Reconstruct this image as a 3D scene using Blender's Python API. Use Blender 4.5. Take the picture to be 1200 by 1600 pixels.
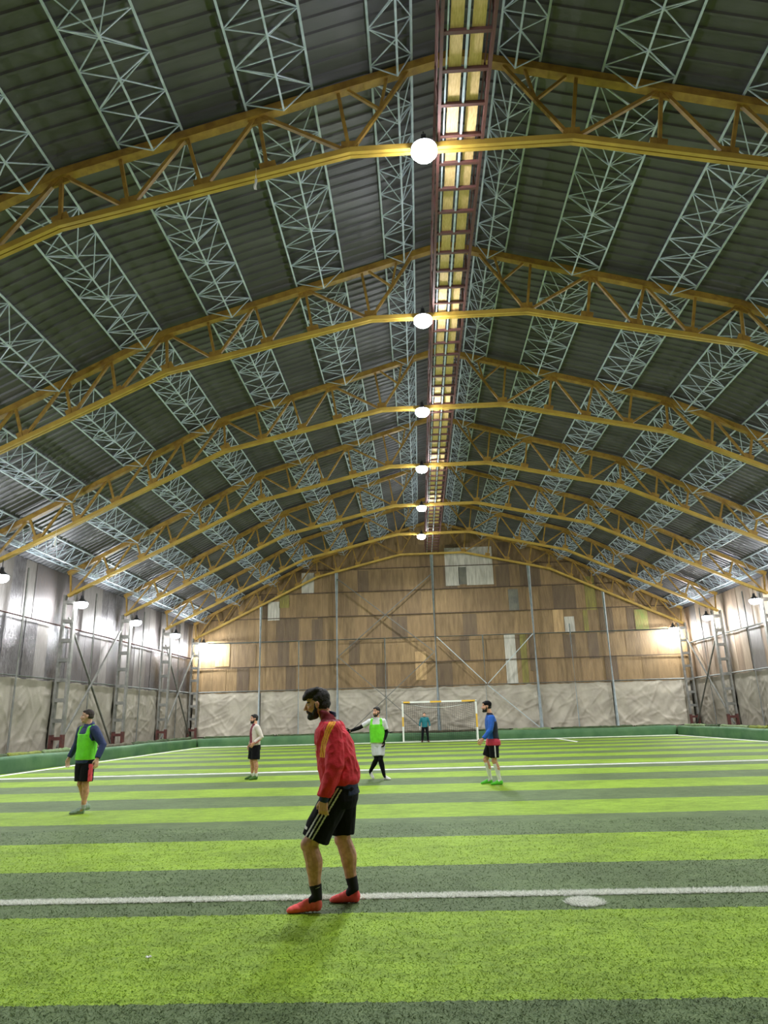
import bpy, bmesh, math, random
from math import sin, cos, pi, radians as R
from mathutils import Vector as V, Matrix, noise
random.seed(7)
S = bpy.context.scene
for o in list(bpy.data.objects): bpy.data.objects.remove(o)
col = S.collection

# ------------------------------------------------------------------ camera
F_PX, PITCH, ROLL, YAW, CAM_H = 1087.74, R(16.436), R(1.601), R(2.407), 1.5
cd = bpy.data.cameras.new('camera'); cam = bpy.data.objects.new('camera', cd); col.objects.link(cam)
cd.sensor_fit = 'VERTICAL'; cd.sensor_height = 24; cd.lens = F_PX/1600*24; cd.clip_start = .05; cd.clip_end = 300
fw = V((-sin(YAW)*cos(PITCH), cos(YAW)*cos(PITCH), sin(PITCH)))
rt = V((cos(YAW), sin(YAW), 0)); up = rt.cross(fw)
rt2 = rt*cos(ROLL) - up*sin(ROLL); up2 = up*cos(ROLL) + rt*sin(ROLL)
M = Matrix((rt2, up2, -fw)).transposed().to_4x4(); M.translation = (0, 0, CAM_H)
cam.matrix_world = M
S.camera = cam

# ------------------------------------------------------------------ world, exposure
W = bpy.data.worlds.new('night'); S.world = W; W.use_nodes = True
W.node_tree.nodes['Background'].inputs[0].default_value = (.5, .6, .8, 1)
W.node_tree.nodes['Background'].inputs[1].default_value = .02
S.view_settings.view_transform = 'Standard'; S.view_settings.look = 'None'
S.view_settings.gamma = 1; S.view_settings.use_curve_mapping = False
S.view_settings.exposure = 0.4
LAMP_RIDGE, LAMP_SIDE, LENS = 1500., 470., 130.

# ------------------------------------------------------------------ layout numbers
AX = 1.33                       # x of the ridge
Y0, BAY = 12.03, 6.493          # first visible truss and truss spacing
HW = 17.95                      # half width to the wall lining
XLW, XRW = AX-HW, AX+HW
YB = 51.25                      # gable wall
YF = -9.0
def TY(k): return Y0 + k*BAY
def ztop(u):
    u = abs(u)
    return 15.65-.303*u if u < 8.6 else 13.04-.505*(u-8.6)
def zbot(u):
    u = abs(u)
    if u < 2.35: return 13.06
    if u < 8.5: return 13.06-.235*(u-2.35)
    return 11.615-.476*(u-8.5)

# ------------------------------------------------------------------ helpers
def lin(c):
    return tuple(((x/255)/12.92 if x/255 <= .04045 else ((x/255+.055)/1.055)**2.4) for x in c)+(1,)
def mat(name, c, rough=.6, metal=0, c2=None, nscale=3, bump=0, bscale=20, spec=.5, stretch=None, emit=None, detail=4, sheen=0):
    m = bpy.data.materials.new(name); m.use_nodes = True
    nt = m.node_tree; b = nt.nodes['Principled BSDF']
    b.inputs['Base Color'].default_value = lin(c)
    b.inputs['Roughness'].default_value = rough; b.inputs['Metallic'].default_value = metal
    b.inputs['Specular IOR Level'].default_value = spec
    if sheen: b.inputs['Sheen Weight'].default_value = sheen
    tc = nt.nodes.new('ShaderNodeTexCoord'); mp = nt.nodes.new('ShaderNodeMapping')
    nt.links.new(tc.outputs['Object'], mp.inputs[0])
    if stretch: mp.inputs['Scale'].default_value = stretch
    if c2:
        n = nt.nodes.new('ShaderNodeTexNoise'); n.inputs['Scale'].default_value = nscale; n.inputs['Detail'].default_value = detail
        r = nt.nodes.new('ShaderNodeValToRGB'); r.color_ramp.elements[0].position = .35; r.color_ramp.elements[1].position = .65
        r.color_ramp.elements[0].color = lin(c); r.color_ramp.elements[1].color = lin(c2)
        nt.links.new(mp.outputs[0], n.inputs[0]); nt.links.new(n.outputs[0], r.inputs[0]); nt.links.new(r.outputs[0], b.inputs['Base Color'])
    if bump:
        n = nt.nodes.new('ShaderNodeTexNoise'); n.inputs['Scale'].default_value = bscale; n.inputs['Detail'].default_value = 5
        bp = nt.nodes.new('ShaderNodeBump'); bp.inputs['Strength'].default_value = bump; bp.inputs['Distance'].default_value = .02
        nt.links.new(mp.outputs[0], n.inputs[0]); nt.links.new(n.outputs[0], bp.inputs['Height']); nt.links.new(bp.outputs[0], b.inputs['Normal'])
    if emit:
        b.inputs['Emission Color'].default_value = lin(c); b.inputs['Emission Strength'].default_value = emit
    return m

def frame(d):
    d = d.normalized(); a = V((0, 0, 1)) if abs(d.z) < .95 else V((1, 0, 0))
    x = d.cross(a).normalized(); y = x.cross(d).normalized()
    return x, y, d

class MB:
    def __init__(s): s.v = []; s.f = []; s.m = []; s.sm = []
    def face(s, idx, mi=0, sm=False): s.f.append(tuple(idx)); s.m.append(mi); s.sm.append(sm)
    def box(s, c, d, mi=0, rot=None):
        b = len(s.v); c = V(c)
        for i in (-1, 1):
            for j in (-1, 1):
                for k in (-1, 1):
                    p = V((i*d[0]/2, j*d[1]/2, k*d[2]/2))
                    if rot: p = rot @ p
                    s.v.append(c+p)
        for q in ((0,1,3,2),(4,6,7,5),(0,4,5,1),(2,3,7,6),(0,2,6,4),(1,5,7,3)): s.face([b+i for i in q], mi)
    def bar(s, p, q, w, h=None, mi=0, off=V((0,0,0)), ref=None):
        p = V(p)+off; q = V(q)+off; h = h or w
        d = (q-p).normalized()
        if ref is not None: x = V(ref); x = (x-d*x.dot(d)).normalized(); y = d.cross(x)
        else: x, y, d = frame(q-p)
        b = len(s.v)
        for c in (p, q):
            for i, j in ((-1,-1),(1,-1),(1,1),(-1,1)): s.v.append(c+x*i*w/2+y*j*h/2)
        s.face([b+3,b+2,b+1,b], mi); s.face([b+4,b+5,b+6,b+7], mi)
        for i in range(4): j = (i+1) % 4; s.face([b+i,b+j,b+4+j,b+4+i], mi)
    def tube(s, pts, r, n=6, mi=0, caps=True):
        pts = [V(p) for p in pts]; rs = r if isinstance(r, (list, tuple)) else [r]*len(pts)
        rings = []; x = None
        for i, p in enumerate(pts):
            d = (pts[min(i+1, len(pts)-1)]-pts[max(i-1, 0)])
            if x is None: x, y, d = frame(d)
            else: d = d.normalized(); x = (x-d*x.dot(d)).normalized(); y = d.cross(x)
            b = len(s.v); rings.append(b)
            for k in range(n):
                a = 2*pi*k/n; s.v.append(p+(x*cos(a)+y*sin(a))*rs[i])
        for a, b in zip(rings, rings[1:]):
            for k in range(n): j = (k+1) % n; s.face([a+k, a+j, b+j, b+k], mi, n > 4)
        if caps:
            for q, rev in ((rings[0], 1), (rings[-1], 0)):
                b = len(s.v); s.v += [s.v[q+k].copy() for k in range(n)]; ii = [b+k for k in range(n)]; s.face(ii[::-1] if rev else ii, mi)
    def lathe(s, prof, n=20, c=(0,0,0), mi=0):
        c = V(c); b0 = len(s.v)
        for r, z in prof:
            for k in range(n): a = 2*pi*k/n; s.v.append(c+V((r*cos(a), r*sin(a), z)))
        for i in range(len(prof)-1):
            for k in range(n):
                j = (k+1) % n; a = b0+i*n; s.face([a+k, a+j, a+n+j, a+n+k], mi, True)
    def grid(s, fn, nu, nv, mi=0, sm=True):
        b = len(s.v)
        for i in range(nu+1):
            for j in range(nv+1): s.v.append(V(fn(i/nu, j/nv)))
        for i in range(nu):
            for j in range(nv):
                a = b+i*(nv+1)+j; s.face([a, a+nv+1, a+nv+2, a+1], mi, sm)
    def build(s, name, mats, parent=None, fixn=False):
        me = bpy.data.meshes.new(name); me.from_pydata([tuple(v) for v in s.v], [], s.f)
        for m in (mats if isinstance(mats, (list, tuple)) else [mats]): me.materials.append(m)
        me.polygons.foreach_set('material_index', s.m); me.polygons.foreach_set('use_smooth', s.sm)
        if fixn:
            bm = bmesh.new(); bm.from_mesh(me); bmesh.ops.recalc_face_normals(bm, faces=bm.faces); bm.to_mesh(me); bm.free()
        me.update(); o = bpy.data.objects.new(name, me); col.objects.link(o); o.parent = parent
        return o

def tag(o, label, cat, group=None, kind=None):
    if label: o['label'] = label
    if cat: o['category'] = cat
    if group: o['group'] = group
    if kind: o['kind'] = kind
    return o
def empty(name, loc=(0,0,0), rz=0):
    o = bpy.data.objects.new(name, None); o.empty_display_size = .3; col.objects.link(o)
    o.location = loc; o.rotation_euler = (0, 0, rz); return o
def struct(o): o['kind'] = 'structure'; return o
def copy_tree(o, parent=None):
    c = o.copy(); col.objects.link(c); c.parent = parent
    for ch in list(o.children): copy_tree(ch, c)
    return c
ORD = ['nearest','second','third','fourth','fifth','sixth','farthest']

# ------------------------------------------------------------------ materials
yel = mat('yellow_paint', (166,132,54), .5, 0, (138,104,44), 5, .2, 30)
yel2 = mat('yellow_paint_lit', (188,156,66), .5, 0, (168,136,56), 2)  # same yellow for the bottom chords, lamp light on them put into the colour
blue = mat('pale_blue_paint', (192,204,214), .5, 0, (166,182,194), 6)
redbrown = mat('red_oxide', (96,56,50), .7, 0, (84,56,52), 6)
wood = mat('plank_wood', (240,206,152), .7, 0, (220,184,126), 8, .2, 30, stretch=(6,1,1))
galv = mat('galvanised', (160,164,160), .5, .1, (134,140,138), 5)
rust = mat('rusty_red_steel', (92,46,38), .75, 0, (70,40,36), 8)
dbrown = mat('dark_brown_timber', (74,60,46), .8)
white = mat('white_paint', (228,228,220), .5)
gyel = mat('goal_yellow', (226,178,60), .5)

# ------------------------------------------------------------------ roof
def roof_mat():
    m = mat('roof_sheet', (98,97,101), .5, .35, (78,77,82), .9, 0, spec=.5, stretch=(.35,1,1), detail=6)
    nt = m.node_tree; b = nt.nodes['Principled BSDF']
    tc = nt.nodes.new('ShaderNodeTexCoord'); mp = nt.nodes.new('ShaderNodeMapping'); mp.inputs['Scale'].default_value = (.5, 3, .5)
    n = nt.nodes.new('ShaderNodeTexNoise'); n.inputs['Scale'].default_value = 1.5; n.inputs['Detail'].default_value = 4
    bp = nt.nodes.new('ShaderNodeBump'); bp.inputs['Strength'].default_value = .35; bp.inputs['Distance'].default_value = .05
    nt.links.new(tc.outputs['Object'], mp.inputs[0]); nt.links.new(mp.outputs[0], n.inputs[0]); nt.links.new(n.outputs[0], bp.inputs['Height']); nt.links.new(bp.outputs[0], b.inputs['Normal'])
    return m
m = MB()
us = [-HW-.5, -13, -8.6, -4, 0, 4, 8.6, 13, HW+.5]
ys = []; y = YF-.3
while y < YB+.4:
    ys += [(y, 0), (y+.235, 0), (y+.26, -.045), (y+.305, -.045)]; y += .33
prof = []
for u in us: prof.append((AX+u, ztop(u)+.16))
for (y, dz) in ys:
    for x, z in prof: m.v.append(V((x, y, z+dz)))
n = len(prof)
for i in range(len(ys)-1):
    for j in range(n-1): m.face([i*n+j, i*n+j+1, (i+1)*n+j+1, (i+1)*n+j])
struct(m.build('ceiling', roof_mat()))

# ------------------------------------------------------------------ floor
def turf():
    m = bpy.data.materials.new('striped_turf'); m.use_nodes = True; nt = m.node_tree; N = nt.nodes; L = nt.links
    b = N['Principled BSDF']; b.inputs['Roughness'].default_value = .75; b.inputs['Specular IOR Level'].default_value = .35
    b.inputs['Specular IOR Level'].default_value = .2; b.inputs['Roughness'].default_value = .7
    tc = N.new('ShaderNodeTexCoord'); sp = N.new('ShaderNodeSeparateXYZ'); L.new(tc.outputs['Object'], sp.inputs[0])
    def math_(op, a, bb=None, c=None):
        q = N.new('ShaderNodeMath'); q.operation = op
        for i, w in enumerate((a, bb, c)):
            if w is None: continue
            if hasattr(w, 'links'): L.new(w, q.inputs[i])
            else: q.inputs[i].default_value = w
        return q.outputs[0]
    def nz(sc, det=3, stretch=None):
        q = N.new('ShaderNodeTexNoise'); q.inputs['Scale'].default_value = sc; q.inputs['Detail'].default_value = det
        if stretch:
            mp = N.new('ShaderNodeMapping'); mp.inputs['Scale'].default_value = stretch; L.new(tc.outputs['Object'], mp.inputs[0]); L.new(mp.outputs[0], q.inputs[0])
        else: L.new(tc.outputs['Object'], q.inputs[0])
        return q.outputs[0]
    wob = math_('MULTIPLY', math_('SUBTRACT', nz(18), .5), .09)
    t = math_('FRACT', math_('DIVIDE', math_('ADD', math_('SUBTRACT', sp.outputs[1], 4.43-3.64*6), wob), 3.64))
    edge = math_('LESS_THAN', t, .5)
    def ramp(f, a, bcol, p0=.3, p1=.7):
        r = N.new('ShaderNodeValToRGB'); r.color_ramp.elements[0].position = p0; r.color_ramp.elements[1].position = p1
        r.color_ramp.elements[0].color = lin(a); r.color_ramp.elements[1].color = lin(bcol); L.new(f, r.inputs[0]); return r.outputs[0]
    fine = math_('ADD', math_('MULTIPLY', nz(70, 4), .6), math_('MULTIPLY', nz(14, 4, (1, 2.2, 1)), .4))
    light = ramp(fine, (112,148,30), (168,198,58), .34, .66)
    dark = ramp(fine, (76,98,56), (118,136,88), .34, .66)
    mx = N.new('ShaderNodeMix'); mx.data_type = 'RGBA'; L.new(edge, mx.inputs[0]); L.new(dark, mx.inputs[6]); L.new(light, mx.inputs[7])
    big = ramp(math_('ADD', math_('MULTIPLY', nz(.8, 3), .5), math_('MULTIPLY', nz(3.5, 4, (1, 1.8, 1)), .5)), (214,216,210), (255,255,255), .4, .6)
    m2 = N.new('ShaderNodeMix'); m2.data_type = 'RGBA'; m2.blend_type = 'MULTIPLY'; m2.inputs[0].default_value = 1
    L.new(mx.outputs[2], m2.inputs[6]); L.new(big, m2.inputs[7]); L.new(m2.outputs[2], b.inputs['Base Color'])
    bp = N.new('ShaderNodeBump'); bp.inputs['Strength'].default_value = .5; bp.inputs['Distance'].default_value = .03; L.new(fine, bp.inputs['Height']); L.new(bp.outputs[0], b.inputs['Normal'])
    return m
TURF = turf()
m = MB(); m.box((AX, (YF+YB)/2, -.1), (2*HW, YB-YF, .2))
struct(m.build('floor', TURF))

# white lines, blades of white yarn standing a little proud
wturf = mat('white_yarn', (244,244,236), .8, 0, (226,230,216), 40, .0, 60)
def line(name, x0, y0, x1, y1, w, label, h=.022):
    p, q = V((x0, y0, 0)), V((x1, y1, 0)); d = (q-p); Ln = d.length; d.normalize(); s = V((-d.y, d.x, 0))
    n = int(Ln/(.03 if Ln < 40 and abs(y0) < 9 else .12)); m = MB()
    for i in range(n+1):
        c = p+d*Ln*i/n
        a = w/2+random.uniform(-.01, .01); b = w/2+random.uniform(-.01, .01); hh = h*random.uniform(.9, 1.1)
        m.v += [c-s*a+V((0,0,.002)), c-s*a*.8+V((0,0,hh)), c+s*b*.8+V((0,0,h*random.uniform(.9,1.1))), c+s*b+V((0,0,.002))]
    for i in range(n):
        for j in range(3): m.face([i*4+j, (i+1)*4+j, (i+1)*4+j+1, i*4+j+1])
    tag(m.build(name, wturf, fixn=True), label, 'pitch marking', 'white lines on the turf')
line('pitch_line', -13.6, 22.0, 15.4, 22.0, .16, 'thin white line across the middle of the turf behind the bib players', .025)
line('pitch_line', -13.75, 45.0, 15.5, 45.0, .14, 'far white goal line at the foot of the goal', .03)
line('pitch_line', -13.7, -8, -13.7, 45, .14, 'white sideline along the left green kerb', .02)
line('pitch_line', 15.4, -8, 15.4, 45, .14, 'white sideline along the right green kerb', .02)
line('pitch_line', 8.15, 38.5, 8.15, 44.9, .13, 'short white penalty area line right of the goal', .025)
line('pitch_line', -5.6, 38.5, -5.6, 44.9, .13, 'short white penalty area line left of the goal', .025)
def spot():
    m = MB(); c0 = V((1.29, 6.46, 0)); m.v.append(c0+V((0,0,.006)))
    for k in range(40):
        r = .14*(1+random.uniform(-.07, .07)); m.v.append(c0+V((r*cos(2*pi*k/40), r*sin(2*pi*k/40), .004)))
    for k in range(40): m.face([0, 1+k, 1+(k+1) % 40])
    n = 0
    while n < 3200:
        x, y = random.uniform(-.16, .16), random.uniform(-.16, .16)
        if math.hypot(x, y) < .15+random.uniform(-.01, .012): blade(m, c0.x+x, c0.y+y, .02, .005); n += 1
    tag(m.build('pitch_spot', wturf), 'round white centre spot on the dark turf stripe before the near line', 'pitch marking')
def blade(m, x, y, h, w):
    a = random.uniform(0, 2*pi); l = random.uniform(.7, 2.6)*h; b = random.uniform(0, 2*pi); n = len(m.v)
    dx, dy = cos(a)*w/2, sin(a)*w/2
    m.v += [V((x-dx, y-dy, 0)), V((x+dx, y+dy, 0)), V((x+cos(b)*l, y+sin(b)*l, h*random.uniform(.6, 1.2)))]
    m.face([n, n+1, n+2])
spot()
m = MB()
for i in range(75):
    x = -6+i*.2
    m.v += [V((x, 6.70, .004)), V((x, 6.82, .004))]
for i in range(74): m.face([2*i, 2*i+2, 2*i+3, 2*i+1])
for i in range(42000):
    y = 6.76+random.uniform(-.075, .075)+random.uniform(-.01, .01); blade(m, random.uniform(-5.2, 4.6), y, .02, .006)
tag(m.build('pitch_line', wturf), 'thick white line across the turf right behind the man in the red jacket', 'pitch marking', 'white lines on the turf')
m = MB()
NB = 230000
for i in range(NB):
    y = 2.6/(1-random.random()*.765)      # denser near the camera
    x = random.uniform(-1, 1)*(1.2+y*.62)-.04*y
    blade(m, x, y, random.uniform(.007, .015), .003+.0006*y)
tag(m.build('turf_pile', TURF), 'upstanding green yarn tufts of the striped turf near the camera', 'artificial grass', kind='stuff')
m = MB()
for a in range(5): m.bar((0, 0, 0), (.02*cos(a*1.3), .02*sin(a*1.3), .012), .012, .004)
o = m.build('paper_scrap', white); o.location = (-1.86, 5.17, .012); tag(o, 'tiny white scrap lying on the near light green stripe', 'litter')

# ------------------------------------------------------------------ walls
browns = [mat('sheet_brown_%d' % i, c, .65, 0, c2, 1.6, .0, 20, stretch=(3,3,.5), detail=7) for i, (c, c2) in enumerate(
    [((136,112,76),(112,90,58)), ((126,102,68),(144,118,80)), ((112,90,60),(130,106,72)), ((150,124,84),(124,100,66)), ((108,90,64),(94,76,56))])]
s_white = mat('sheet_white', (196,192,178), .6, 0, (164,160,146), 2, stretch=(3,3,.5))
s_grey = mat('sheet_grey', (112,110,96), .65, 0, (92,92,82), 2)
s_yel = mat('sheet_yellow_green', (134,126,56), .6, 0, (112,102,50), 2, stretch=(3,3,.5))
s_tan = mat('sheet_tan', (190,158,108), .6, 0, (160,130,88), 2, stretch=(3,3,.5))
s_green = mat('sheet_green', (120,136,66), .6, 0, (140,128,72), 2)
for mm in browns+[s_white, s_grey, s_yel, s_tan, s_green]:
    nt = mm.node_tree; b = nt.nodes['Principled BSDF']
    tc = nt.nodes.new('ShaderNodeTexCoord'); w = nt.nodes.new('ShaderNodeTexWave'); w.bands_direction = 'X'; w.inputs['Scale'].default_value = 4.2; w.inputs['Distortion'].default_value = .3
    bp = nt.nodes.new('ShaderNodeBump'); bp.inputs['Strength'].default_value = .5; bp.inputs['Distance'].default_value = .02
    nt.links.new(tc.outputs['Object'], w.inputs[0]); nt.links.new(w.outputs[0], bp.inputs['Height']); nt.links.new(bp.outputs[0], b.inputs['Normal'])
conc = mat('dark_backing', (90,86,78), .9)
GM = [conc]+browns+[s_white, s_grey, s_yel, s_tan, s_green]
special = [(2.29,13.6,3.3,10.72,6),(3.85,12.1,5.82,10.72,6),(3.26,12.1,3.85,10.79,7),(3.3,13.6,5.82,12.1,6),(12.38,11.06,13.13,8.59,8),(12.08,8.59,12.40,7.0,8),
 (7.38,7.0,7.83,3.55,8),(6.27,7.0,7.05,3.55,6),(10.7,8.16,11.41,7.05,6),(-10.14,10.82,-9.4,9.5,8),(-8.47,12.07,-7.55,10.53,6),(-10.99,9.98,-10.1,8.6,6),
 (-14.8,7.0,-13.75,5.37,9),(6.81,10.31,7.53,8.75,7),(15.75,8.5,16.66,7.05,10),(9.9,8.7,10.65,7.05,9),(-.2,6.0,.6,4.0,9),(8.0,7.0,8.5,4.4,5)]
m = MB()
# backing slab with the outline of the gable
out = [(-HW, -.2), (HW, -.2), (HW, ztop(HW)+.1), (8.6, ztop(8.6)+.1), (0, ztop(0)+.1), (-8.6, ztop(8.6)+.1), (-HW, ztop(HW)+.1)]
b0 = len(m.v)
for yy in (YB+.02, YB+.3):
    for u, z in out: m.v.append(V((AX+u, yy, z)))
m.face([b0+i for i in range(7)]); m.face([b0+7+i for i in range(7)][::-1])
for i in range(7): j = (i+1) % 7; m.face([b0+i, b0+7+i, b0+7+j, b0+j])
rows = [3.5, 5.25, 7.0, 8.72, 10.5, 12.2, 14.0, 15.8]
def sheet(x0, z0, x1, z1, mi, y):
    # clip top to the roof
    t0 = min(z1, ztop(x0-AX)+.1); t1 = min(z1, ztop(x1-AX)+.1)
    if t0 <= z0+.05 and t1 <= z0+.05: return
    t0 = max(t0, z0+.02); t1 = max(t1, z0+.02)
    b = len(m.v)
    for (x, z) in ((x0, z0), (x1, z0), (x1, t1), (x0, t0)): m.v.append(V((x, y, z)))
    for (x, z) in ((x0, z0), (x1, z0), (x1, t1), (x0, t0)): m.v.append(V((x, y+.012, z)))
    m.face([b, b+1, b+2, b+3], mi); m.face([b, b+4, b+5, b+1], mi); m.face([b+3, b+2, b+6, b+7], mi); m.face([b, b+3, b+7, b+4], mi); m.face([b+1, b+5, b+6, b+2], mi)
for r in range(7):
    x = XLW
    while x < XRW:
        w = random.uniform(.7, 1.1); x1 = min(x+w, XRW)
        dz = random.uniform(-.06, .06)
        sheet(x, rows[r]-.08+dz, x1+.04, rows[r+1]+dz*.3, random.choice([1,1,2,2,3,4,4,5]), YB-random.uniform(.005, .035)); x = x1
for (x0, z1, x1, z0, mi) in special: sheet(x0, z0, x1, z1, mi, YB-.055)
struct(m.build('wall_back', GM))

foil = mat('foil_sheet', (126,124,124), .32, .7, (92,88,90), 2.5, 1, 6, stretch=(6,6,1.5), detail=5)
foil2 = mat('foil_sheet_dull', (92,84,80), .5, .4, (88,84,84), 2, .5, 4, stretch=(5,5,1))
foil3 = mat('grey_sheet', (108,103,98), .5, .3, (122,116,112), 2, .4, 4, stretch=(5,5,1))
rb1 = mat('side_sheet_brown', (140,120,100), .6, 0, (116,98,80), 2, .3, 8, stretch=(3,3,.5))
rb2 = mat('side_sheet_pale', (160,142,122), .6, 0, (136,118,98), 2, .3, 8, stretch=(3,3,.5))
def side_wall(name, x, sgn, mats, chooser):
    m = MB(); zt = ztop(HW)+.12
    m.box((x-sgn*.17, (YF+YB)/2, zt/2-.1), (.3, YB-YF+.6, zt+.2), 0)
    for (z0, z1) in ((3.45, 6.0), (5.95, zt)):
        y = YF
        while y < YB:
            w = random.uniform(.7, 1.05); y1 = min(y+w, YB); xx = x+sgn*random.uniform(.01, .05)
            mi = chooser(y, z0)
            b = len(m.v)
            for dx in (0, -sgn*.012):
                for (yy, z) in ((y, z0), (y1+.03, z0), (y1+.03, z1), (y, z1)): m.v.append(V((xx+dx, yy, z)))
            for q in ((0,1,2,3),(7,6,5,4),(0,4,5,1),(1,5,6,2),(2,6,7,3),(3,7,4,0)): m.face([b+i for i in q], mi)
            y = y1
    struct(m.build(name, mats, fixn=True))
side_wall('wall_left', XLW, 1, [conc, foil, foil2, foil3], lambda y, z: (random.choice([1,1,1,3]) if y < 32 else random.choice([1,2,2,3,3])) if z < 5 else random.choice([3,3,1,2]))
side_wall('wall_right', XRW, -1, [conc, rb1, rb2, foil3], lambda y, z: random.choice([1,1,2,2,3]))
m = MB(); m.box((AX, YF-.15, 7.5), (2*HW+.6, .3, 15.4)); struct(m.build('wall_front', browns[1]))

# ------------------------------------------------------------------ ledge between kerb and wall (raised ground)
ledge = mat('mossy_ledge', (78,84,54), .95, 0, (104,98,76), 1.5, .8, 12)
XKL, XKR, YK = -14.25, 15.85, 46.0
m = MB()
m.box(((XLW+XKL)/2-.15, (YF+YB)/2, .22), (XKL-XLW-.3, YB-YF, .44))
m.box(((XRW+XKR)/2+.15, (YF+YB)/2, .22), (XRW-XKR-.3, YB-YF, .44))
m.box(((XKL+XKR)/2, (YB+YK)/2+.15, .22), (XKR-XKL-.02+.6, YB-YK-.3, .44))
struct(m.build('trim_1', ledge))

# ------------------------------------------------------------------ kerbs and turf fringe
kgreen = mat('kerb_green', (58,98,60), .7, 0, (80,116,76), 1.2, .5, 6)
def kerb(p, q, n, label, nrm):
    p, q = V(p), V(q); d = (q-p); Ln = d.length; d.normalize(); nn = V(nrm)
    pr = [(0,0),(.0,.02),(-.015,.25),(.0,.42),(.05,.5),(.16,.53),(.28,.5),(.3,.4),(.3,0)]
    m = MB(); N = int(Ln/.35)
    for i in range(N+1):
        c = p+d*Ln*i/N
        for (a, z) in pr:
            w = noise.noise(V((c.x*.9, c.y*.9, z*2)))*.05
            m.v.append(c-nn*(a+(w if z > .05 else 0))+V((0, 0, z*(1+.12*noise.noise(V((c.x*.3+9, c.y*.3, 0)))))))
    k = len(pr)
    for i in range(N):
        for j in range(k-1): m.face([i*k+j, (i+1)*k+j, (i+1)*k+j+1, i*k+j+1], 0, True)
    m.face(list(range(k))); m.face([N*k+j for j in range(k)][::-1])
    return tag(m.build('padded_kerb', kgreen, fixn=True), label, 'kerb', 'green kerbs round the pitch')
kerb((XKL, -8.5, 0), (XKL, YK-.02, 0), 1, 'low green padded kerb along the left side of the pitch', (1,0,0))
kerb((XKR, -8.5, 0), (XKR, YK-.02, 0), 1, 'low green padded kerb along the right side of the pitch', (-1,0,0))
kerb((XKL, YK, 0), (XKR, YK, 0), 1, 'low green padded kerb behind the goal at the far end', (0,-1,0))
moss = [mat('moss_%d' % i, c, .95, 0, c2, 5, 1, 25) for i, (c, c2) in enumerate([((44,62,34),(70,84,48)), ((96,120,72),(120,134,96)), ((92,86,66),(66,64,46)), ((128,134,50),(96,108,48))])]
def turf_roll(p, q, r, mi, label):
    p, q = V(p), V(q); Ln = (q-p).length; n = max(4, int(Ln/.12)); pts = []; rs = []
    for i in range(n+1):
        t = i/n; c = p.lerp(q, t); c.z += .03*noise.noise(c*2); c.x += .04*noise.noise(c*1.7+V((5,0,0)))
        pts.append(c); rs.append(r*(.75+.5*abs(noise.noise(c*3))))
    m = MB(); m.tube(pts, rs, 7)
    tag(m.build('turf_roll', moss[mi]), label, 'turf offcut', 'turf offcuts lying on the ledge')
nums = ['near the left edge', 'below the first column', 'behind the left bib player', 'past the second column', 'before the third column', 'at the corner']
for i, (a, b, mi) in enumerate([(20,25.3,0),(25.4,27.6,3),(27.8,31.5,1),(31.6,36.5,2),(36.6,41.5,0),(41.6,45.8,0)]):
    turf_roll((XKL-.45, a, .52), (XKL-.45, b, .52), .14, mi, 'rolled turf offcut on the left ledge, '+nums[i])
for i, (a, b, mi, l) in enumerate([(-14,-9.4,0,'below the left end sheet'),(-9.3,-5.9,0,'left of the second end post'),(-5.8,-2,0,'left of the goal'),(-1.9,3.3,2,'right behind the goal'),(3.4,5.6,0,'right of the goal'),(5.7,8.2,1,'left of the fourth end post'),(8.3,13.3,0,'between the last two end posts'),(13.4,15.6,0,'beside the right corner')]):
    turf_roll((a, YK+.5, .52), (b, YK+.5, .52), .13, mi, 'rolled turf offcut on the far ledge, '+l)
for i, (a, b, mi, l) in enumerate([(30,35,0,'toward the photo edge'),(35.2,37,3,'by the yellowish tuft'),(37.2,40.5,1,'before the lattice column'),(40.7,42.5,0,'between the two columns'),(42.6,45.8,1,'near the corner column')]):
    turf_roll((XKR+.5, a, .53), (XKR+.5, b, .53), .13, mi, 'rolled turf offcut on the right ledge, '+l)

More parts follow.
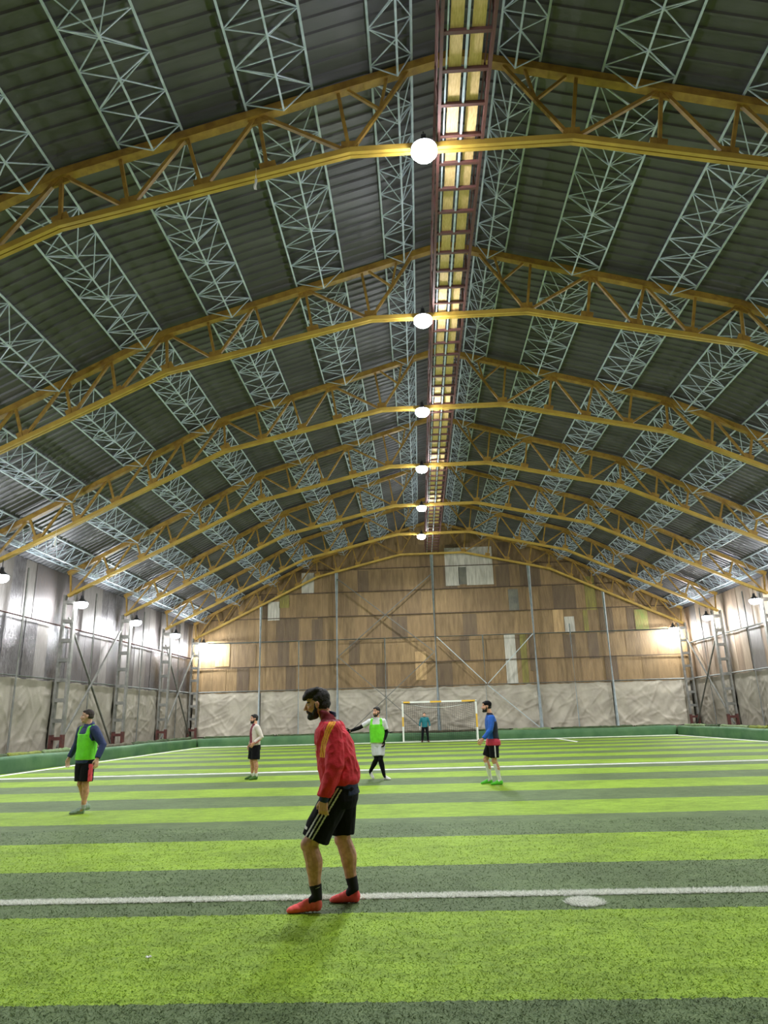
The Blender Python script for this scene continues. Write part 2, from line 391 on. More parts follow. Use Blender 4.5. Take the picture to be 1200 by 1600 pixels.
# ------------------------------------------------------------------ tarpaulins
tarpm = mat('grey_tarpaulin', (178,170,152), .75, 0, (158,150,134), 1.2, .35, 9, detail=6)
tarpd = mat('grey_tarpaulin_darker', (146,139,125), .75, 0, (128,121,108), 1.2, .35, 9, detail=6)
def tarp(p, q, z0, z1, nrm, seed, mm, label, amp=.12):
    p, q = V(p), V(q); nn = V(nrm); Ln = (q-p).length; m = MB()
    rg = random.Random(int(seed*97)); cr = [(rg.uniform(0, Ln), rg.uniform(z0, z1), rg.uniform(-1.3, 1.3), rg.uniform(.5, 1.6), rg.uniform(.03, .08)) for _ in range(int(Ln*7))]
    def fn(s, t):
        c = p.lerp(q, s); x = s*Ln; sag = .10*(4*s*(1-s))*0
        zt = z1-.05*abs(sin(x*2.1+seed))-.04*noise.noise(V((x*3, seed, 0)))
        zb = z0+.08*noise.noise(V((x*1.1, seed+4, 0)))
        z = zb+(zt-zb)*t
        w = noise.noise(V((x*.9+z*.8+seed*3, z*.5-x*.25, seed)))*1.0+.5*noise.noise(V((x*2.2-z*1.6, z*1.4, seed+7)))+.22*noise.noise(V((x*6, z*3, seed)))
        rid = 1-abs(noise.noise(V((x*.8-z*.9, z*.35+x*.3, seed+11))))*2
        fan = .35*sin((math.atan2(z1-z, x+.4))*14+seed)*max(0, 1-x/3.2)+.35*sin((math.atan2(z1-z, Ln-x+.4))*13+seed)*max(0, 1-(Ln-x)/3.2)
        crease = 0
        for (cx, cz, ca, cl, cw_) in cr:
            dx, dz = x-cx, z-cz; al = dx*cos(ca)+dz*sin(ca); ac = -dx*sin(ca)+dz*cos(ca)
            if abs(al) < cl and abs(ac) < cw_*2: crease += (1-abs(ac)/(cw_*2))*(1-abs(al)/cl)
        return c+nn*(.07+amp*(.55*min(crease, 1.6)+w*.7+rid*.35+fan*.45)*(1-.75*t**4))+V((0, 0, z))
    m.grid(fn, int(Ln*16), 44)
    o = m.build('tarpaulin', mm); tag(o, label, 'tarpaulin', 'grey sheets hung along the lower walls'); return o
posts = [-11.4, -5.8, 1.3, 8.36, 13.55]
xs = [XLW+.3]+posts+[XRW-.3]
tl = ['left corner', 'second bay from the left', 'behind the left half of the goal', 'right of the goal behind the blue player', 'fifth bay, under the torn gap', 'right corner']
for i in range(6):
    tarp((xs[i]+.05, YB-.08, 0), (xs[i+1]-.05, YB-.08, 0), .5, 3.5, (0,-1,0), i*1.7+.3, tarpm, 'wrinkled grey tarpaulin on the end wall, '+tl[i])
sl = ['ahead of the camera side', 'left edge of the photo', 'third column bay', 'behind the left bib player', 'fifth bay', 'corner bay']
for k in range(0, 6):
    tarp((XLW+.07, TY(k)+.03, 0), (XLW+.07, TY(k+1)-.03, 0), .5, 3.5, (1,0,0), k*2.3+1, tarpd, 'smooth grey cloth low on the left wall, bay between %s and %s trusses' % (ORD[k], ORD[k+1]), .06)
    tarp((XRW-.07, TY(k)+.03, 0), (XRW-.07, TY(k+1)-.03, 0), .5, 3.5, (-1,0,0), k*1.3+2, tarpd, 'smooth grey cloth low on the right wall, bay between %s and %s trusses' % (ORD[k], ORD[k+1]), .06)

# ------------------------------------------------------------------ end wall posts, rails and braces
gsteel = mat('blue_grey_steel', (186,198,198), .5, 0, (160,172,172), 4)
csteel = mat('column_steel', (132,130,124), .55, .1, (106,106,100), 4)
dsteel = mat('dull_steel', (112,112,104), .6, .1, (92,92,86), 4)
pn = ['leftmost', 'second from left', 'middle, behind the goal', 'fourth from left', 'rightmost']
for i, x in enumerate(posts):
    m = MB(); r = .1 if i in (0, 4) else .13
    m.tube([(x, YB-.52, .44), (x, YB-.52, zbot(x-AX)+.1)], r, 12)
    m.box((x, YB-.52, .46), (.4, .4, .04))
    tag(m.build('wall_post', gsteel), 'tall blue grey pipe post on the end wall, '+pn[i], 'post', 'pipe posts of the end wall')
for i, (x, z0, z1, l) in enumerate([(-8.6,.45,7,'left of the second tall post'),(-2.35,.45,7,'left of the goal'),(4.7,.45,7,'right of the goal'),(10.95,.45,7.6,'between the last two tall posts')]):
    m = MB(); m.tube([(x, YB-.42, z0), (x, YB-.42, z1)], .045, 8)
    tag(m.build('thin_post', gsteel), 'thin grey upright on the end wall, '+l, 'post', 'thin uprights of the end wall')
for z, r, l in ((3.55, .05, 'lower pale pipe rail along the top edge of the end wall tarpaulins'), (7.0, .06, 'upper pale pipe rail across the middle of the brown end wall')):
    m = MB(); m.tube([(XLW+.1, YB-.34, z), (XRW-.1, YB-.34, z)], r, 8); tag(m.build('wall_rail', galv), l, 'rail', 'rails of the end wall')
for z, l in ((5.25, 'first'), (8.72, 'second'), (10.5, 'third'), (12.2, 'fourth')):
    u = HW if ztop(HW) > z else (8.6+(13.04-z)/.505 if z < 13.04 else (15.65-z)/.303)
    m = MB(); m.bar((AX-u+.1, YB-.12, z), (AX+u-.1, YB-.12, z), .04, .05)
    tag(m.build('sheet_batten', dbrown), 'thin dark batten across the brown end wall sheets, %s from below' % l, 'batten', 'battens of the end wall')
def brace(a, b, w, label, off=.22, mm=dsteel):
    m = MB(); m.bar((a[0], YB-off, a[1]), (b[0], YB-off, b[1]), w, .05)
    tag(m.build('cross_brace', mm), label, 'brace', 'diagonal braces of the walls')
brace((-5.7, 11.4), (1.2, 5.9), .12, 'grey diagonal brace on the end wall, upper X, falling to the middle post', .70)
brace((1.2, 11.5), (-5.7, 5.75), .12, 'grey diagonal brace on the end wall, upper X, rising to the middle post', .78)
brace((-5.7, 5.75), (-.1, .9), .11, 'grey diagonal brace on the end wall, lower X, falling behind the goal', .70)
brace((1.2, 5.9), (-4.9, .6), .11, 'grey diagonal brace on the end wall, lower X, falling left of the goal', .78)
brace((8.25, 6.95), (4.85, 3.6), .07, 'thin diagonal on the end wall right of the goal, falling left', .70, gsteel)
brace((1.4, 6.95), (4.75, 3.6), .07, 'thin diagonal on the end wall right of the goal, falling right', .70, gsteel)
brace((4.8, 3.5), (8.2, .55), .08, 'diagonal over the tarpaulin right of the goal, falling to the fourth post', .70, gsteel)

# ------------------------------------------------------------------ side columns, rails and braces
def lattice_column(sgn, k, label):
    x = AX+sgn*17.38; root = empty('lattice_column', (x, TY(k) if k < 6 else YB-.72, .44))
    zt = zbot(17.3)-.5
    for s in (-1, 1):
        m = MB(); m.bar((s*.25, 0, .7), (s*.25, 0, zt), .1, .22, ref=(1,0,0)); m.build('leg', csteel, root)
    z = 1.3
    while z < zt:
        m = MB(); m.box((0, -.12, z), (.5, .02, .16)); m.build('batten_plate', csteel, root)
        m = MB(); m.box((0, .12, z), (.5, .02, .16)); m.build('batten_plate', csteel, root); z += .88
    m = MB()
    for s in (-1, 1): m.box((s*.25, 0, .35), (.12, .24, .72))
    m.box((0, 0, .55), (.5, .22, .14)); m.box((0, 0, .01), (.8, .4, .03))
    o = m.build('base_frame', rust, root); o['label'] = 'dark red column foot'
    tag(root, label, 'column', 'lattice columns of the side walls')
for k in range(1, 7):
    lattice_column(-1, k, 'grey two-legged lattice column on the left wall under the %s truss' % ORD[k])
    lattice_column(1, k, 'grey two-legged lattice column on the right wall under the %s truss' % ORD[k])
for sgn, sd in ((-1, 'left'), (1, 'right')):
    xw = AX+sgn*(HW-.22)
    for z, mm, l in ((3.55, galv, 'pale pipe rail low on the %s wall above the grey cloth'), (5.95, redbrown if sgn < 0 else galv, 'thin rail halfway up the %s wall sheets')):
        m = MB(); m.tube([(xw, 2, z), (xw, YB-.3, z)], .045, 8); tag(m.build('wall_rail', mm), l % sd, 'rail', 'rails of the side walls')
    for k in range(1, 6):
        y = TY(k)+BAY/2; m = MB(); m.tube([(xw-sgn*.06, y, .45), (xw-sgn*.06, y, 8.0)], .045, 8)
        tag(m.build('thin_post', dsteel), 'thin dark upright on the %s wall midway between %s and %s trusses' % (sd, ORD[k], ORD[k+1]), 'post', 'thin uprights of the side walls')
    for k in ((3, 5) if sgn < 0 else (5, 3)):
        ym = TY(k)+BAY/2; d = BAY/2-.4
        for a, n2 in ((-1, 'rising toward the end wall'), (1, 'falling toward the end wall')):
            m = MB(); m.bar((xw-sgn*.17-a*.03, ym-d, 3.55-a*-1*-3 if 0 else (.6 if a < 0 else 6.4)), (xw-sgn*.17-a*.03, ym+d, 6.4 if a < 0 else .6), .09, .06)
            tag(m.build('cross_brace', dsteel), 'grey X brace bar on the %s wall, %s truss bay, %s' % (sd, ORD[k], n2), 'brace', 'diagonal braces of the walls')

# ------------------------------------------------------------------ yellow roof trusses
def make_truss():
    root = empty('roof_truss', (AX, 0, 0))
    def Tt(u): return V((u, 0, ztop(u)-.11))
    def Bt(u): return V((u, 0, zbot(u)))
    for s in (-1, 1):
        m = MB()
        for a, b in ((0, 8.6), (8.6, 17.6)): m.bar(Tt(s*a), Tt(s*b), .2, .19, ref=(0,1,0))
        m.build('top_chord', yel, root)
        m = MB()
        for a, b in ((0, 2.35), (2.35, 8.5), (8.5, 17.5)):
            for o in (-.055, .055): m.bar(Bt(s*a), Bt(s*b), .085, .13, off=V((0, o, 0)), ref=(0,1,0))
        m.build('bottom_chord', yel2, root)
        # (top u, bottom u) of the web members
        posts_ = [(4.35,4.1),(5.9,5.5),(7.35,7.05),(8.6,8.5),(10.25,10.0),(11.6,11.3),(13.05,12.7),(14.5,14.15),(16.0,15.6),(17.5,17.4)]
        diags = [(1.0,2.35),(4.35,2.35),(4.35,5.5),(5.9,7.05),(8.6,7.05),(8.6,10.0),(10.25,11.3),(11.6,12.7),(13.05,14.15),(14.5,15.6),(16.0,17.4)]
        for a, b in posts_ + [(2.6, 2.35)]:
            m = MB(); m.bar(Tt(s*a), Bt(s*b), .075, .075, ref=(0,1,0)); m.build('post', yel, root)
        for a, b in diags:
            m = MB(); m.bar(Tt(s*a), Bt(s*b), .085, .075, ref=(0,1,0)); m.build('diagonal', yel, root)
        mid = (Tt(s*1.0)+Bt(s*2.35))/2
        for a in (1.5, 2.45):
            m = MB(); m.bar(mid, Tt(s*a), .07, .06, ref=(0,1,0)); m.build('strut', yel, root)
        for u in (2.35, 4.1, 5.5, 7.05, 8.5, 10.0, 11.3, 12.7, 14.15, 15.6):
            c = Bt(s*u)+V((0, 0, .16)); m = MB(); sl = -s*(.235 if u < 8.5 else .476) if u > 2.5 else 0
            m.box(c, (.36, .05, .26), rot=Matrix.Rotation(-math.atan(sl), 3, 'Y')); m.build('gusset_plate', yel, root)
        for u in (4.35, 8.6, 11.6, 14.5):
            c = Tt(s*u)-V((0, 0, .14)); m = MB(); m.box(c, (.42, .05, .22), rot=Matrix.Rotation(-math.atan(-s*(.303 if u < 8.6 else .44)), 3, 'Y')); m.build('gusset_plate', yel, root)
    return root
tr = make_truss()
for k in range(-1, 7):
    o = tr if k == -1 else copy_tree(tr)
    o.location = (AX, TY(k) if k < 6 else YB-.75, 0)
    l = 'yellow arched steel truss over the camera, out of the photo' if k < 0 else ('farthest yellow arched truss, standing against the brown end wall' if k == 6 else '%s yellow arched steel truss in view under the roof' % ORD[k])
    tag(o, l, 'roof truss', 'yellow roof trusses')

# ------------------------------------------------------------------ lattice purlins
ROWS = [(.95, 1.85), (3.15, 4.6), (6.0, 7.35), (8.75, 9.95), (11.25, 12.45), (13.9, 15.1), (16.4, 17.5)]
RN = ['first', 'second', 'third', 'fourth', 'fifth', 'sixth', 'outermost']
def make_purlin(w, depth=.46, n=7):
    root = empty('lattice_purlin'); L2 = BAY-.02; h = w/2
    for s in (-1, 1):
        m = MB(); m.bar((s*h, -L2/2, 0), (s*h, L2/2, 0), .048, .048); m.build('rail', blue, root)
    e = L2/2-.2
    m = MB(); m.bar((0, -e, -depth), (0, e, -depth), .04, .04); m.build('bottom_rail', blue, root)
    m = MB(); r = .021
    for i in range(n+1):
        y = -e+2*e*i/n
        m.bar((-h, y, 0), (h, y, 0), r)
        for s in (-1, 1): m.bar((s*h, y, 0), (0, y, -depth), r)
        if i < n:
            y2 = -e+2*e*(i+1)/n
            a = 1 if i % 2 else -1
            m.bar((a*h, y, 0), (-a*h, y2, 0), r)
            for s in (-1, 1):
                if i < n/2: m.bar((s*h, y, 0), (0, y2, -depth), r)
                else: m.bar((0, y, -depth), (s*h, y2, 0), r)
    m.build('lacing', blue, root); return root
for r, (a, b) in enumerate(ROWS):
    pro = None
    for s, sd in ((-1, 'left'), (1, 'right')):
        for k in range(-1, 6):
            u = (a+b)/2; za, zb = ztop(a), ztop(b); w = math.hypot(b-a, za-zb)
            if pro is None: pro = make_purlin(w); o = pro
            else: o = copy_tree(pro)
            y1 = TY(k+1) if k < 5 else YB-.75
            o.location = (AX+s*u, TY(k)+BAY/2, (za+zb)/2+.05); o.rotation_euler = (0, s*math.atan2(za-zb, b-a), 0)
            bay = 'before the nearest truss' if k < 0 else '%s to %s truss' % (ORD[k], ORD[k+1])
            tag(o, 'pale blue lattice purlin %s of the walkway, %s row out, %s' % (sd, RN[r], bay), 'purlin', 'lattice purlins under the roof')

# ------------------------------------------------------------------ catwalk
cw = empty('ceiling_walkway', (AX, 0, 13.16))
tag(cw, 'long suspended plank walkway with red-brown frame under the ridge', 'walkway')
step = .77; yc = 4.9; i = 0; ny = int((YB-1-4.9)/step)
for i in range(ny+1):
    y = yc+i*step
    m = MB(); m.bar((-.46, y, 0), (.46, y, 0), .07, .07, ref=(0,1,0)); m.build('cross_bar', redbrown, cw)
    if i < ny and i < 49*1:
        for s in (-1, 1):
            m = MB(); m.box((s*.185+random.uniform(-.01, .01), y+step/2, .055), (.235, step-.03, .03)); m.build('plank', wood, cw)
for s in (-1, 1):
    m = MB(); m.bar((s*.46, yc-.3, 0), (s*.46, YB-.8, 0), .06, .1, ref=(1,0,0)); m.build('side_beam', redbrown, cw)
    if s < 0: m = MB(); m.bar((s*.36, yc-.3, .0), (s*.36, YB-.8, .0), .03, .03, ref=(1,0,0)); m.build('pipe', blue, cw)
    m = MB()
    for z in (.5, 1.0): m.bar((s*.5, yc-.3, z), (s*.5, YB-.8, z), .03, .03)
    i = 0; y = yc
    while y < YB-1: m.bar((s*.48, y, 0), (s*.5, y, 1.0), .035); y += step*2
    m.build('railing', redbrown, cw)
m = MB(); m.bar((0, yc-.3, .0), (0, YB-.8, .0), .045, .045, ref=(1,0,0)); m.build('pipe', blue, cw)

# ------------------------------------------------------------------ lamps
housing = mat('lamp_housing', (70,72,76), .4, .6)
lens = mat('lamp_lens', (246,248,255), .3, emit=LENS)
def make_lamp(power, side):
    root = empty('high_bay_lamp')
    m = MB(); m.lathe([(.0,.30),(.06,.30),(.08,.2),(.12,.16),(.26,.04),(.28,.02),(.26,.02),(.11,.13),(0,.14)], 20); m.build('housing', housing, root)
    m = MB(); m.lathe([(.0,.1),(.14,.09),(.22,.05),(.27,-.01),(.27,-.10),(.20,-.19),(.1,-.23),(0,-.24)], 20); m.build('lens', lens, root)
    m = MB(); m.tube([(0,0,.28),(0,0,.45 if not side else .62)], .018, 6); m.box((0,0,.32), (.1,.1,.06)); m.build('bracket', housing, root)
    ld = bpy.data.lights.new('lamp_light', 'POINT' if side else 'SPOT'); ld.energy = power
    if not side: ld.spot_size = R(168); ld.spot_blend = .5
    ld.shadow_soft_size = .10; ld.color = (.93, .97, 1.0)
    lo = bpy.data.objects.new('lamp_light', ld); lo.location = (0, 0, -.38); col.objects.link(lo); lo.parent = root
    return root
pr_, ps_ = make_lamp(LAMP_RIDGE, 0), make_lamp(LAMP_SIDE, 1)
def place(proto, first, loc, label):
    o = proto if first else copy_tree(proto); o.location = loc
    tag(o, label, 'lamp', 'round lamps hung from the trusses')
fr = True
for k in range(-1, 6):
    place(pr_, fr, (.55, TY(k)-.18, 12.86), 'glowing lamp hung beside the walkway from the ' + ('truss over the camera' if k < 0 else ORD[k]+' yellow truss')); fr = False
fr = True
for k in range(-1, 7):
    for x, sd in ((-15.5, 'left'), (18.1, 'right')):
        y = TY(k) if k < 6 else YB-.75
        z = zbot(x-AX)-.68
        place(ps_, fr, (x, y, z+0.0), 'glowing lamp at the %s wall end of the %s' % (sd, 'truss over the camera' if k < 0 else ORD[k]+' yellow truss')); fr = False

# small streamers hanging from the trusses
def streamer(x, k, l, n):
    u = x-AX; m = MB(); z = zbot(u)-.06
    m.tube([(x, TY(k)-.12, z+.16), (x, TY(k)-.13, z-.05), (x+.01, TY(k)-.13, z-.12)], .006, 5)
    m.grid(lambda a, b: (x-.03+.06*a+.012*sin(b*7), TY(k)-.13+.01*sin(a*4+b*5), z-.12-l*b), 3, 8)
    tag(m.build('ribbon', [white]), n, 'ribbon')
streamer(-3.0, 0, .28, 'small pale ribbon dangling from the nearest truss')
streamer(-13.7+.2, 2, .4, 'small pale ribbon dangling from the third truss near the left wall')

# ------------------------------------------------------------------ goal
gl = empty('football_goal', (1.2, 45.0, 0)); gw, gh, gd = 4.55, 2.36, 1.1
tag(gl, 'white and yellow banded football goal with net at the far end', 'goal')
def banded(name, p, q, segs):
    m = MB(); p, q = V(p), V(q)
    for a, b, mi in segs: m.bar(p.lerp(q, a), p.lerp(q, b), .1, .1, mi=mi)
    m.build(name, [white, gyel], gl)
banded('post', (-gw/2,0,0), (-gw/2,0,gh), [(0,.39,0),(.39,.63,1),(.63,1,0)])
banded('post', (gw/2,0,0), (gw/2,0,gh), [(0,.33,0),(.33,.67,1),(.67,1,0)])
banded('crossbar', (-gw/2-.05,0,gh), (gw/2+.05,0,gh), [(0,.02,0),(.02,.11,1),(.11,.38,0),(.38,.53,1),(.53,.8,0),(.8,.98,1),(.98,1,0)])
m = MB()
for s in (-1, 1):
    m.tube([(s*gw/2,0,gh),(s*gw/2,.5,gh-.02),(s*gw/2,gd*.8,1.3),(s*gw/2,gd*.85,.03)], .02, 6)
m.tube([(-gw/2,gd*.85,.03),(gw/2,gd*.85,.03)], .02, 6); m.build('back_frame', white, gl)
netm = mat('net_cord', (44,44,42), .9)
m = MB(); r = .009
def npt(s, t):  # s across, t from crossbar to ground at the back
    x = (s-.5)*gw
    if t < .2: y = .9*gd*t/.2*.6; z = gh-.05-.32*sin(pi*s)*(t/.2)
    else:
        q = (t-.2)/.8; y = gd*(.54+.36*q)-.10*sin(pi*q); z = (gh-.05-.32*sin(pi*s))*(1-q)+.02
    return V((x, y, z))
NX, NT = 38, 26
for i in range(NX+1): m.tube([npt(i/NX, j/NT) for j in range(NT+1)], r, 3, caps=False)
for j in range(NT+1): m.tube([npt(i/NX, j/NT) for i in range(0, NX+1, 2)], r, 3, caps=False)
for s in (-1, 1):
    for a in range(1, 18):
        z = gh*a/18; m.bar((s*gw/2, 0, z), (s*gw/2, gd*(.54+.33*(1-z/gh)), z*.98), .012)
    for a in range(1, 7): m.bar((s*gw/2, gd*a/8, .02), (s*gw/2, gd*a/8, gh*(1-.05*a)), .012)
m.build('net', netm, gl)
m = MB(); m.tube([npt(i/30, .2)+V((0,-.02,0)) for i in range(31)], .018, 5)
o = m.build('net_rope', white, gl); o['label'] = 'sagging white rope'

#PEOPLE
# ------------------------------------------------------------------ people
_ICO = {}
def ico(B, c, r, rot=None, sub=2):
    if sub not in _ICO:
        b = bmesh.new(); bmesh.ops.create_icosphere(b, subdivisions=sub, radius=1)
        b.verts.ensure_lookup_table(); _ICO[sub] = ([v.co.copy() for v in b.verts], [tuple(v.index for v in f.verts) for f in b.faces]); b.free()
    vs, fs = _ICO[sub]; n = len(B.bv); c = V(c)
    if rot is None: B.bv += [(c.x+v.x*r[0], c.y+v.y*r[1], c.z+v.z*r[2]) for v in vs]
    else: B.bv += [tuple(c+rot @ V((v.x*r[0], v.y*r[1], v.z*r[2]))) for v in vs]
    B.bf += [(a+n, b+n, d+n) for a, b, d in fs]
TMP = bpy.data.scenes.new('workbench')
class Blob:
    """closed shapes that are fused into one skin by a voxel remesh"""
    def __init__(s): s.bm = bmesh.new(); s.bv = []; s.bf = []
    def ball(s, c, r, rot=None, sub=3):
        ico(s, c, (r, r, r) if not isinstance(r, (tuple, list)) else r, rot, sub)
    def sweep(s, pts, rads, flat=None):
        """tapered limb through pts; flat=(fx,fy,fz) scales the section"""
        pts = [V(p) for p in pts]
        for i in range(len(pts)-1):
            L = (pts[i+1]-pts[i]).length; r0, r1 = rads[i], rads[i+1]; n = max(2, int(L/(min(r0, r1)*.3))+1)
            for k in range(n+(1 if i == len(pts)-2 else 0)):
                t = k/n; r = r0+(r1-r0)*(t*t*(3-2*t)); rr = (r, r, r) if not flat else (r*flat[0], r*flat[1], r*flat[2])
                ico(s, pts[i].lerp(pts[i+1], t), rr, None, 2)
    def loft(s, secs, n=24, sup=2.2):
        """secs: (center, half depth along x, half width along y, tilt of the section about y)"""
        rings = []
        for c, a, b, t in secs:
            ring = []
            for k in range(n):
                q = 2*pi*k/n; cx = abs(cos(q))**(2/sup)*(1 if cos(q) >= 0 else -1); cy = abs(sin(q))**(2/sup)*(1 if sin(q) >= 0 else -1)
                p = V((a*cx*cos(t), b*cy, a*cx*sin(t))); ring.append(s.bm.verts.new(V(c)+p))
            rings.append(ring)
        for A, B in zip(rings, rings[1:]):
            for k in range(n): j = (k+1) % n; s.bm.faces.new((A[k], A[j], B[j], B[k]))
        f1 = s.bm.faces.new(rings[0][::-1]); f2 = s.bm.faces.new(rings[-1])
    def tubes(s, pts, rads, n=16, flat=1.0, ref=(0,1,0)):
        """flat-ended tapered tube (sleeves, trouser legs)"""
        pts = [V(p) for p in pts]; rings = []
        for i, p in enumerate(pts):
            d = (pts[min(i+1, len(pts)-1)]-pts[max(i-1, 0)]).normalized(); y = V(ref); y = (y-d*y.dot(d)).normalized(); x = y.cross(d)
            rings.append([s.bm.verts.new(p+x*cos(2*pi*k/n)*rads[i]+y*sin(2*pi*k/n)*rads[i]*flat) for k in range(n)])
        for A, B in zip(rings, rings[1:]):
            for k in range(n): j = (k+1) % n; s.bm.faces.new((A[k], A[j], B[j], B[k]))
        s.bm.faces.new(rings[0][::-1]); s.bm.faces.new(rings[-1])
    def cone(s, a, b): pass
    def finish(s, name, mats, parent, vox=.006, smooth=3, wrinkle=0, wscale=9, paint=None, wstretch=(1,1,.45), seed=0, cut=None):
        bm = s.bm; bmesh.ops.recalc_face_normals(bm, faces=bm.faces)
        me = bpy.data.meshes.new(name); bm.to_mesh(me); bm.free()
        n0 = len(me.vertices); vv = [tuple(v.co) for v in me.vertices]+s.bv; ff = [tuple(p.vertices) for p in me.polygons]+[tuple(q+n0 for q in f) for f in s.bf]
        bpy.data.meshes.remove(me); me = bpy.data.meshes.new(name); me.from_pydata(vv, [], ff); me.update()
        o = bpy.data.objects.new('tmp', me); TMP.collection.objects.link(o)
        md = o.modifiers.new('r', 'REMESH'); md.mode = 'VOXEL'; md.voxel_size = vox; md.use_smooth_shade = True
        if smooth: sm = o.modifiers.new('s', 'SMOOTH'); sm.iterations = smooth; sm.factor = .5
        TMP.view_layers[0].update(); dg = TMP.view_layers[0].depsgraph
        m2 = bpy.data.meshes.new_from_object(o.evaluated_get(dg)); bpy.data.objects.remove(o); bpy.data.meshes.remove(me)
        m2.name = name; m2.materials.clear()
        for m in (mats if isinstance(mats, (list, tuple)) else [mats]): m2.materials.append(m)
        if wrinkle:
            nn = [v.normal.copy() for v in m2.vertices]
            for v, nr in zip(m2.vertices, nn):
                q = V((v.co.x*wstretch[0], v.co.y*wstretch[1], v.co.z*wstretch[2]))*wscale+V((seed, seed, 0))
                w = noise.noise(q)+.5*(1-2*abs(noise.noise(q*1.9+V((3, 1, 2)))))-.2
                v.co += nr*wrinkle*w
        if paint:
            for p in m2.polygons: p.material_index = paint(p.center, p.normal)
        for p in m2.polygons: p.use_smooth = True
        m2.update(); ob = bpy.data.objects.new(name, m2); col.objects.link(ob); ob.parent = parent
        return ob

def hand(B, wrist, d, palm_n, thumb, curl=.9, size=1.0, spread=.12):
    """wrist point, finger direction d, palm normal, thumb side direction"""
    d = V(d).normalized(); t = V(thumb); t = (t-d*t.dot(d)).normalized(); n = V(palm_n); n = (n-d*n.dot(d)-t*n.dot(t)).normalized()
    s = size; w = V(wrist)
    for k in range(4):
        off = (.03-.02*k)*s
        B.sweep([w+t*off*.6, w+d*.085*s+t*off], [.016*s, .0125*s])
    lens = [.040, .046, .043, .034]
    for k in range(4):
        off = (.031-.0205*k)*s; p = w+d*.086*s+t*off; L = lens[k]*s; dd = (d+t*spread*(1.5-k)).normalized(); ang = curl*.8
        pts = [p]
        for q in range(3):
            a = ang*(q+.6); v = dd*cos(a)+n*sin(a); pts.append(pts[-1]+v*L*(1, .65, .5)[q])
        B.sweep(pts, [.0105*s, .0095*s, .0088*s, .0075*s])
    b = w+d*.025*s+t*.03*s; m1 = b+(d*.6+t*.6+n*.35).normalized()*.042*s; m3 = m1+(d*.8+n*.55*curl+t*.1).normalized()*.032*s; m4 = m3+(d*.7-t*.3+n*.6*curl).normalized()*.024*s
    B.sweep([b, m1, m3, m4], [.0155*s, .0125*s, .011*s, .009*s])

def hx(H, p): return H @ V(p)
def head(B, H, neck_base, nr=.058):
    Rm = H.to_3x3().normalized(); k = H.to_scale()[0]
    def e(c, r): B.ball(H @ V(c), tuple(k*q for q in r), Rm, 3)
    e((-.018,0,.03), (.098,.078,.088)); e((.022,0,-.02), (.068,.064,.085)); e((.042,0,-.075), (.047,.05,.038)); e((.066,0,-.092), (.026,.028,.020))
    e((.070,0,.026), (.020,.050,.013)); e((.066,0,.06), (.022,.045,.03))
    for s in (-1, 1):
        e((.058,s*.036,-.022), (.028,.024,.022)); e((-.004,s*.078,-.006), (.018,.008,.031)); e((-.010,s*.083,.004), (.010,.007,.020)); e((.004,s*.074,-.028), (.008,.007,.010))
        e((.072,s*.031,.006), (.012,.014,.009)); e((.103,s*.012,-.029), (.012,.009,.008))
    for i in range(7): t = i/6; e((.086+.027*t,0,.018-.044*t), (.012,.0085+.005*t,.011))
    e((.092,0,-.052), (.012,.025,.006)); e((.089,0,-.064), (.012,.021,.007)); e((.085,0,-.041), (.012,.02,.01))
    B.sweep([H @ V((-.03,0,-.03)), V(neck_base)], [nr, nr*1.08])
def face_paint(H):
    Hi = H.inverted()
    def f(c):
        p = Hi @ c
        if p.x > .055:
            for s in (-1, 1):
                if ((p.y-s*.031)/.015)**2+((p.z-.006)/.0055)**2 < 1: return 2 if ((p.y-s*.031)/.006)**2+((p.z-.006)/.0065)**2 < 1 else 3
                if ((p.y-s*.033)/.020)**2+((p.z-.027-.1*(.033-abs(p.y)))/.0058)**2 < 1: return 1
            if (p.y/.024)**2+((p.z+.058)/.0085)**2 < 1: return 4
        return 0
    return f
def hair(name, H, parent, m, style, vox):
    B = Blob(); Rm = H.to_3x3().normalized(); k = H.to_scale()[0]
    def e(c, r): B.ball(H @ V(c), tuple(k*q for q in r), Rm, 3)
    if style == 'short': e((-.024,0,.045), (.097,.083,.090)); e((-.045,0,-.005), (.072,.078,.06)); e((.035,0,.085), (.055,.062,.034))
    elif style == 'crop': e((-.024,0,.041), (.094,.081,.087)); e((-.042,0,-.005), (.072,.0765,.05)); e((.036,0,.082), (.050,.056,.030))
    else:
        e((-.030,0,.048), (.098,.086,.094)); e((-.050,0,-.005), (.074,.078,.066)); e((-.055,0,-.05), (.045,.055,.035))
        for y in (-.05,-.025,0,.025,.05):
            B.sweep([H @ V((-.02,y,.12)), H @ V((.055,y*.9,.118-abs(y)*.4)), H @ V((.098,y*.8,.082-abs(y)*.3)), H @ V((.108,y*.75,.060))], [k*.03,k*.030,k*.021,k*.010])
    return B.finish(name, m, parent, vox, 2, .004, 40, wstretch=(1,1,1))
def beard(H, parent, m, full, vox):
    B = Blob(); Rm = H.to_3x3().normalized(); k = H.to_scale()[0]
    def e(c, r): B.ball(H @ V(c), tuple(k*q for q in r), Rm, 3)
    g = .006 if full else 0
    e((.040,0,-.084), (.049+g,.053+g*.7,.036+g)); e((.068,0,-.098), (.029+g,.032,.024+g))
    for s in (-1, 1):
        B.sweep([H @ V((.010,s*.067,.005)), H @ V((.014,s*.064,-.04)), H @ V((.030,s*.050,-.075))], [k*.012,k*.016,k*.022])
        B.sweep([H @ V((.099,s*.004,-.044)), H @ V((.088,s*.030,-.052)), H @ V((.070,s*.036,-.075))], [k*.007,k*.008,k*.014])
    return B.finish('beard', m, parent, vox, 1, .002, 60, wstretch=(1,1,1))
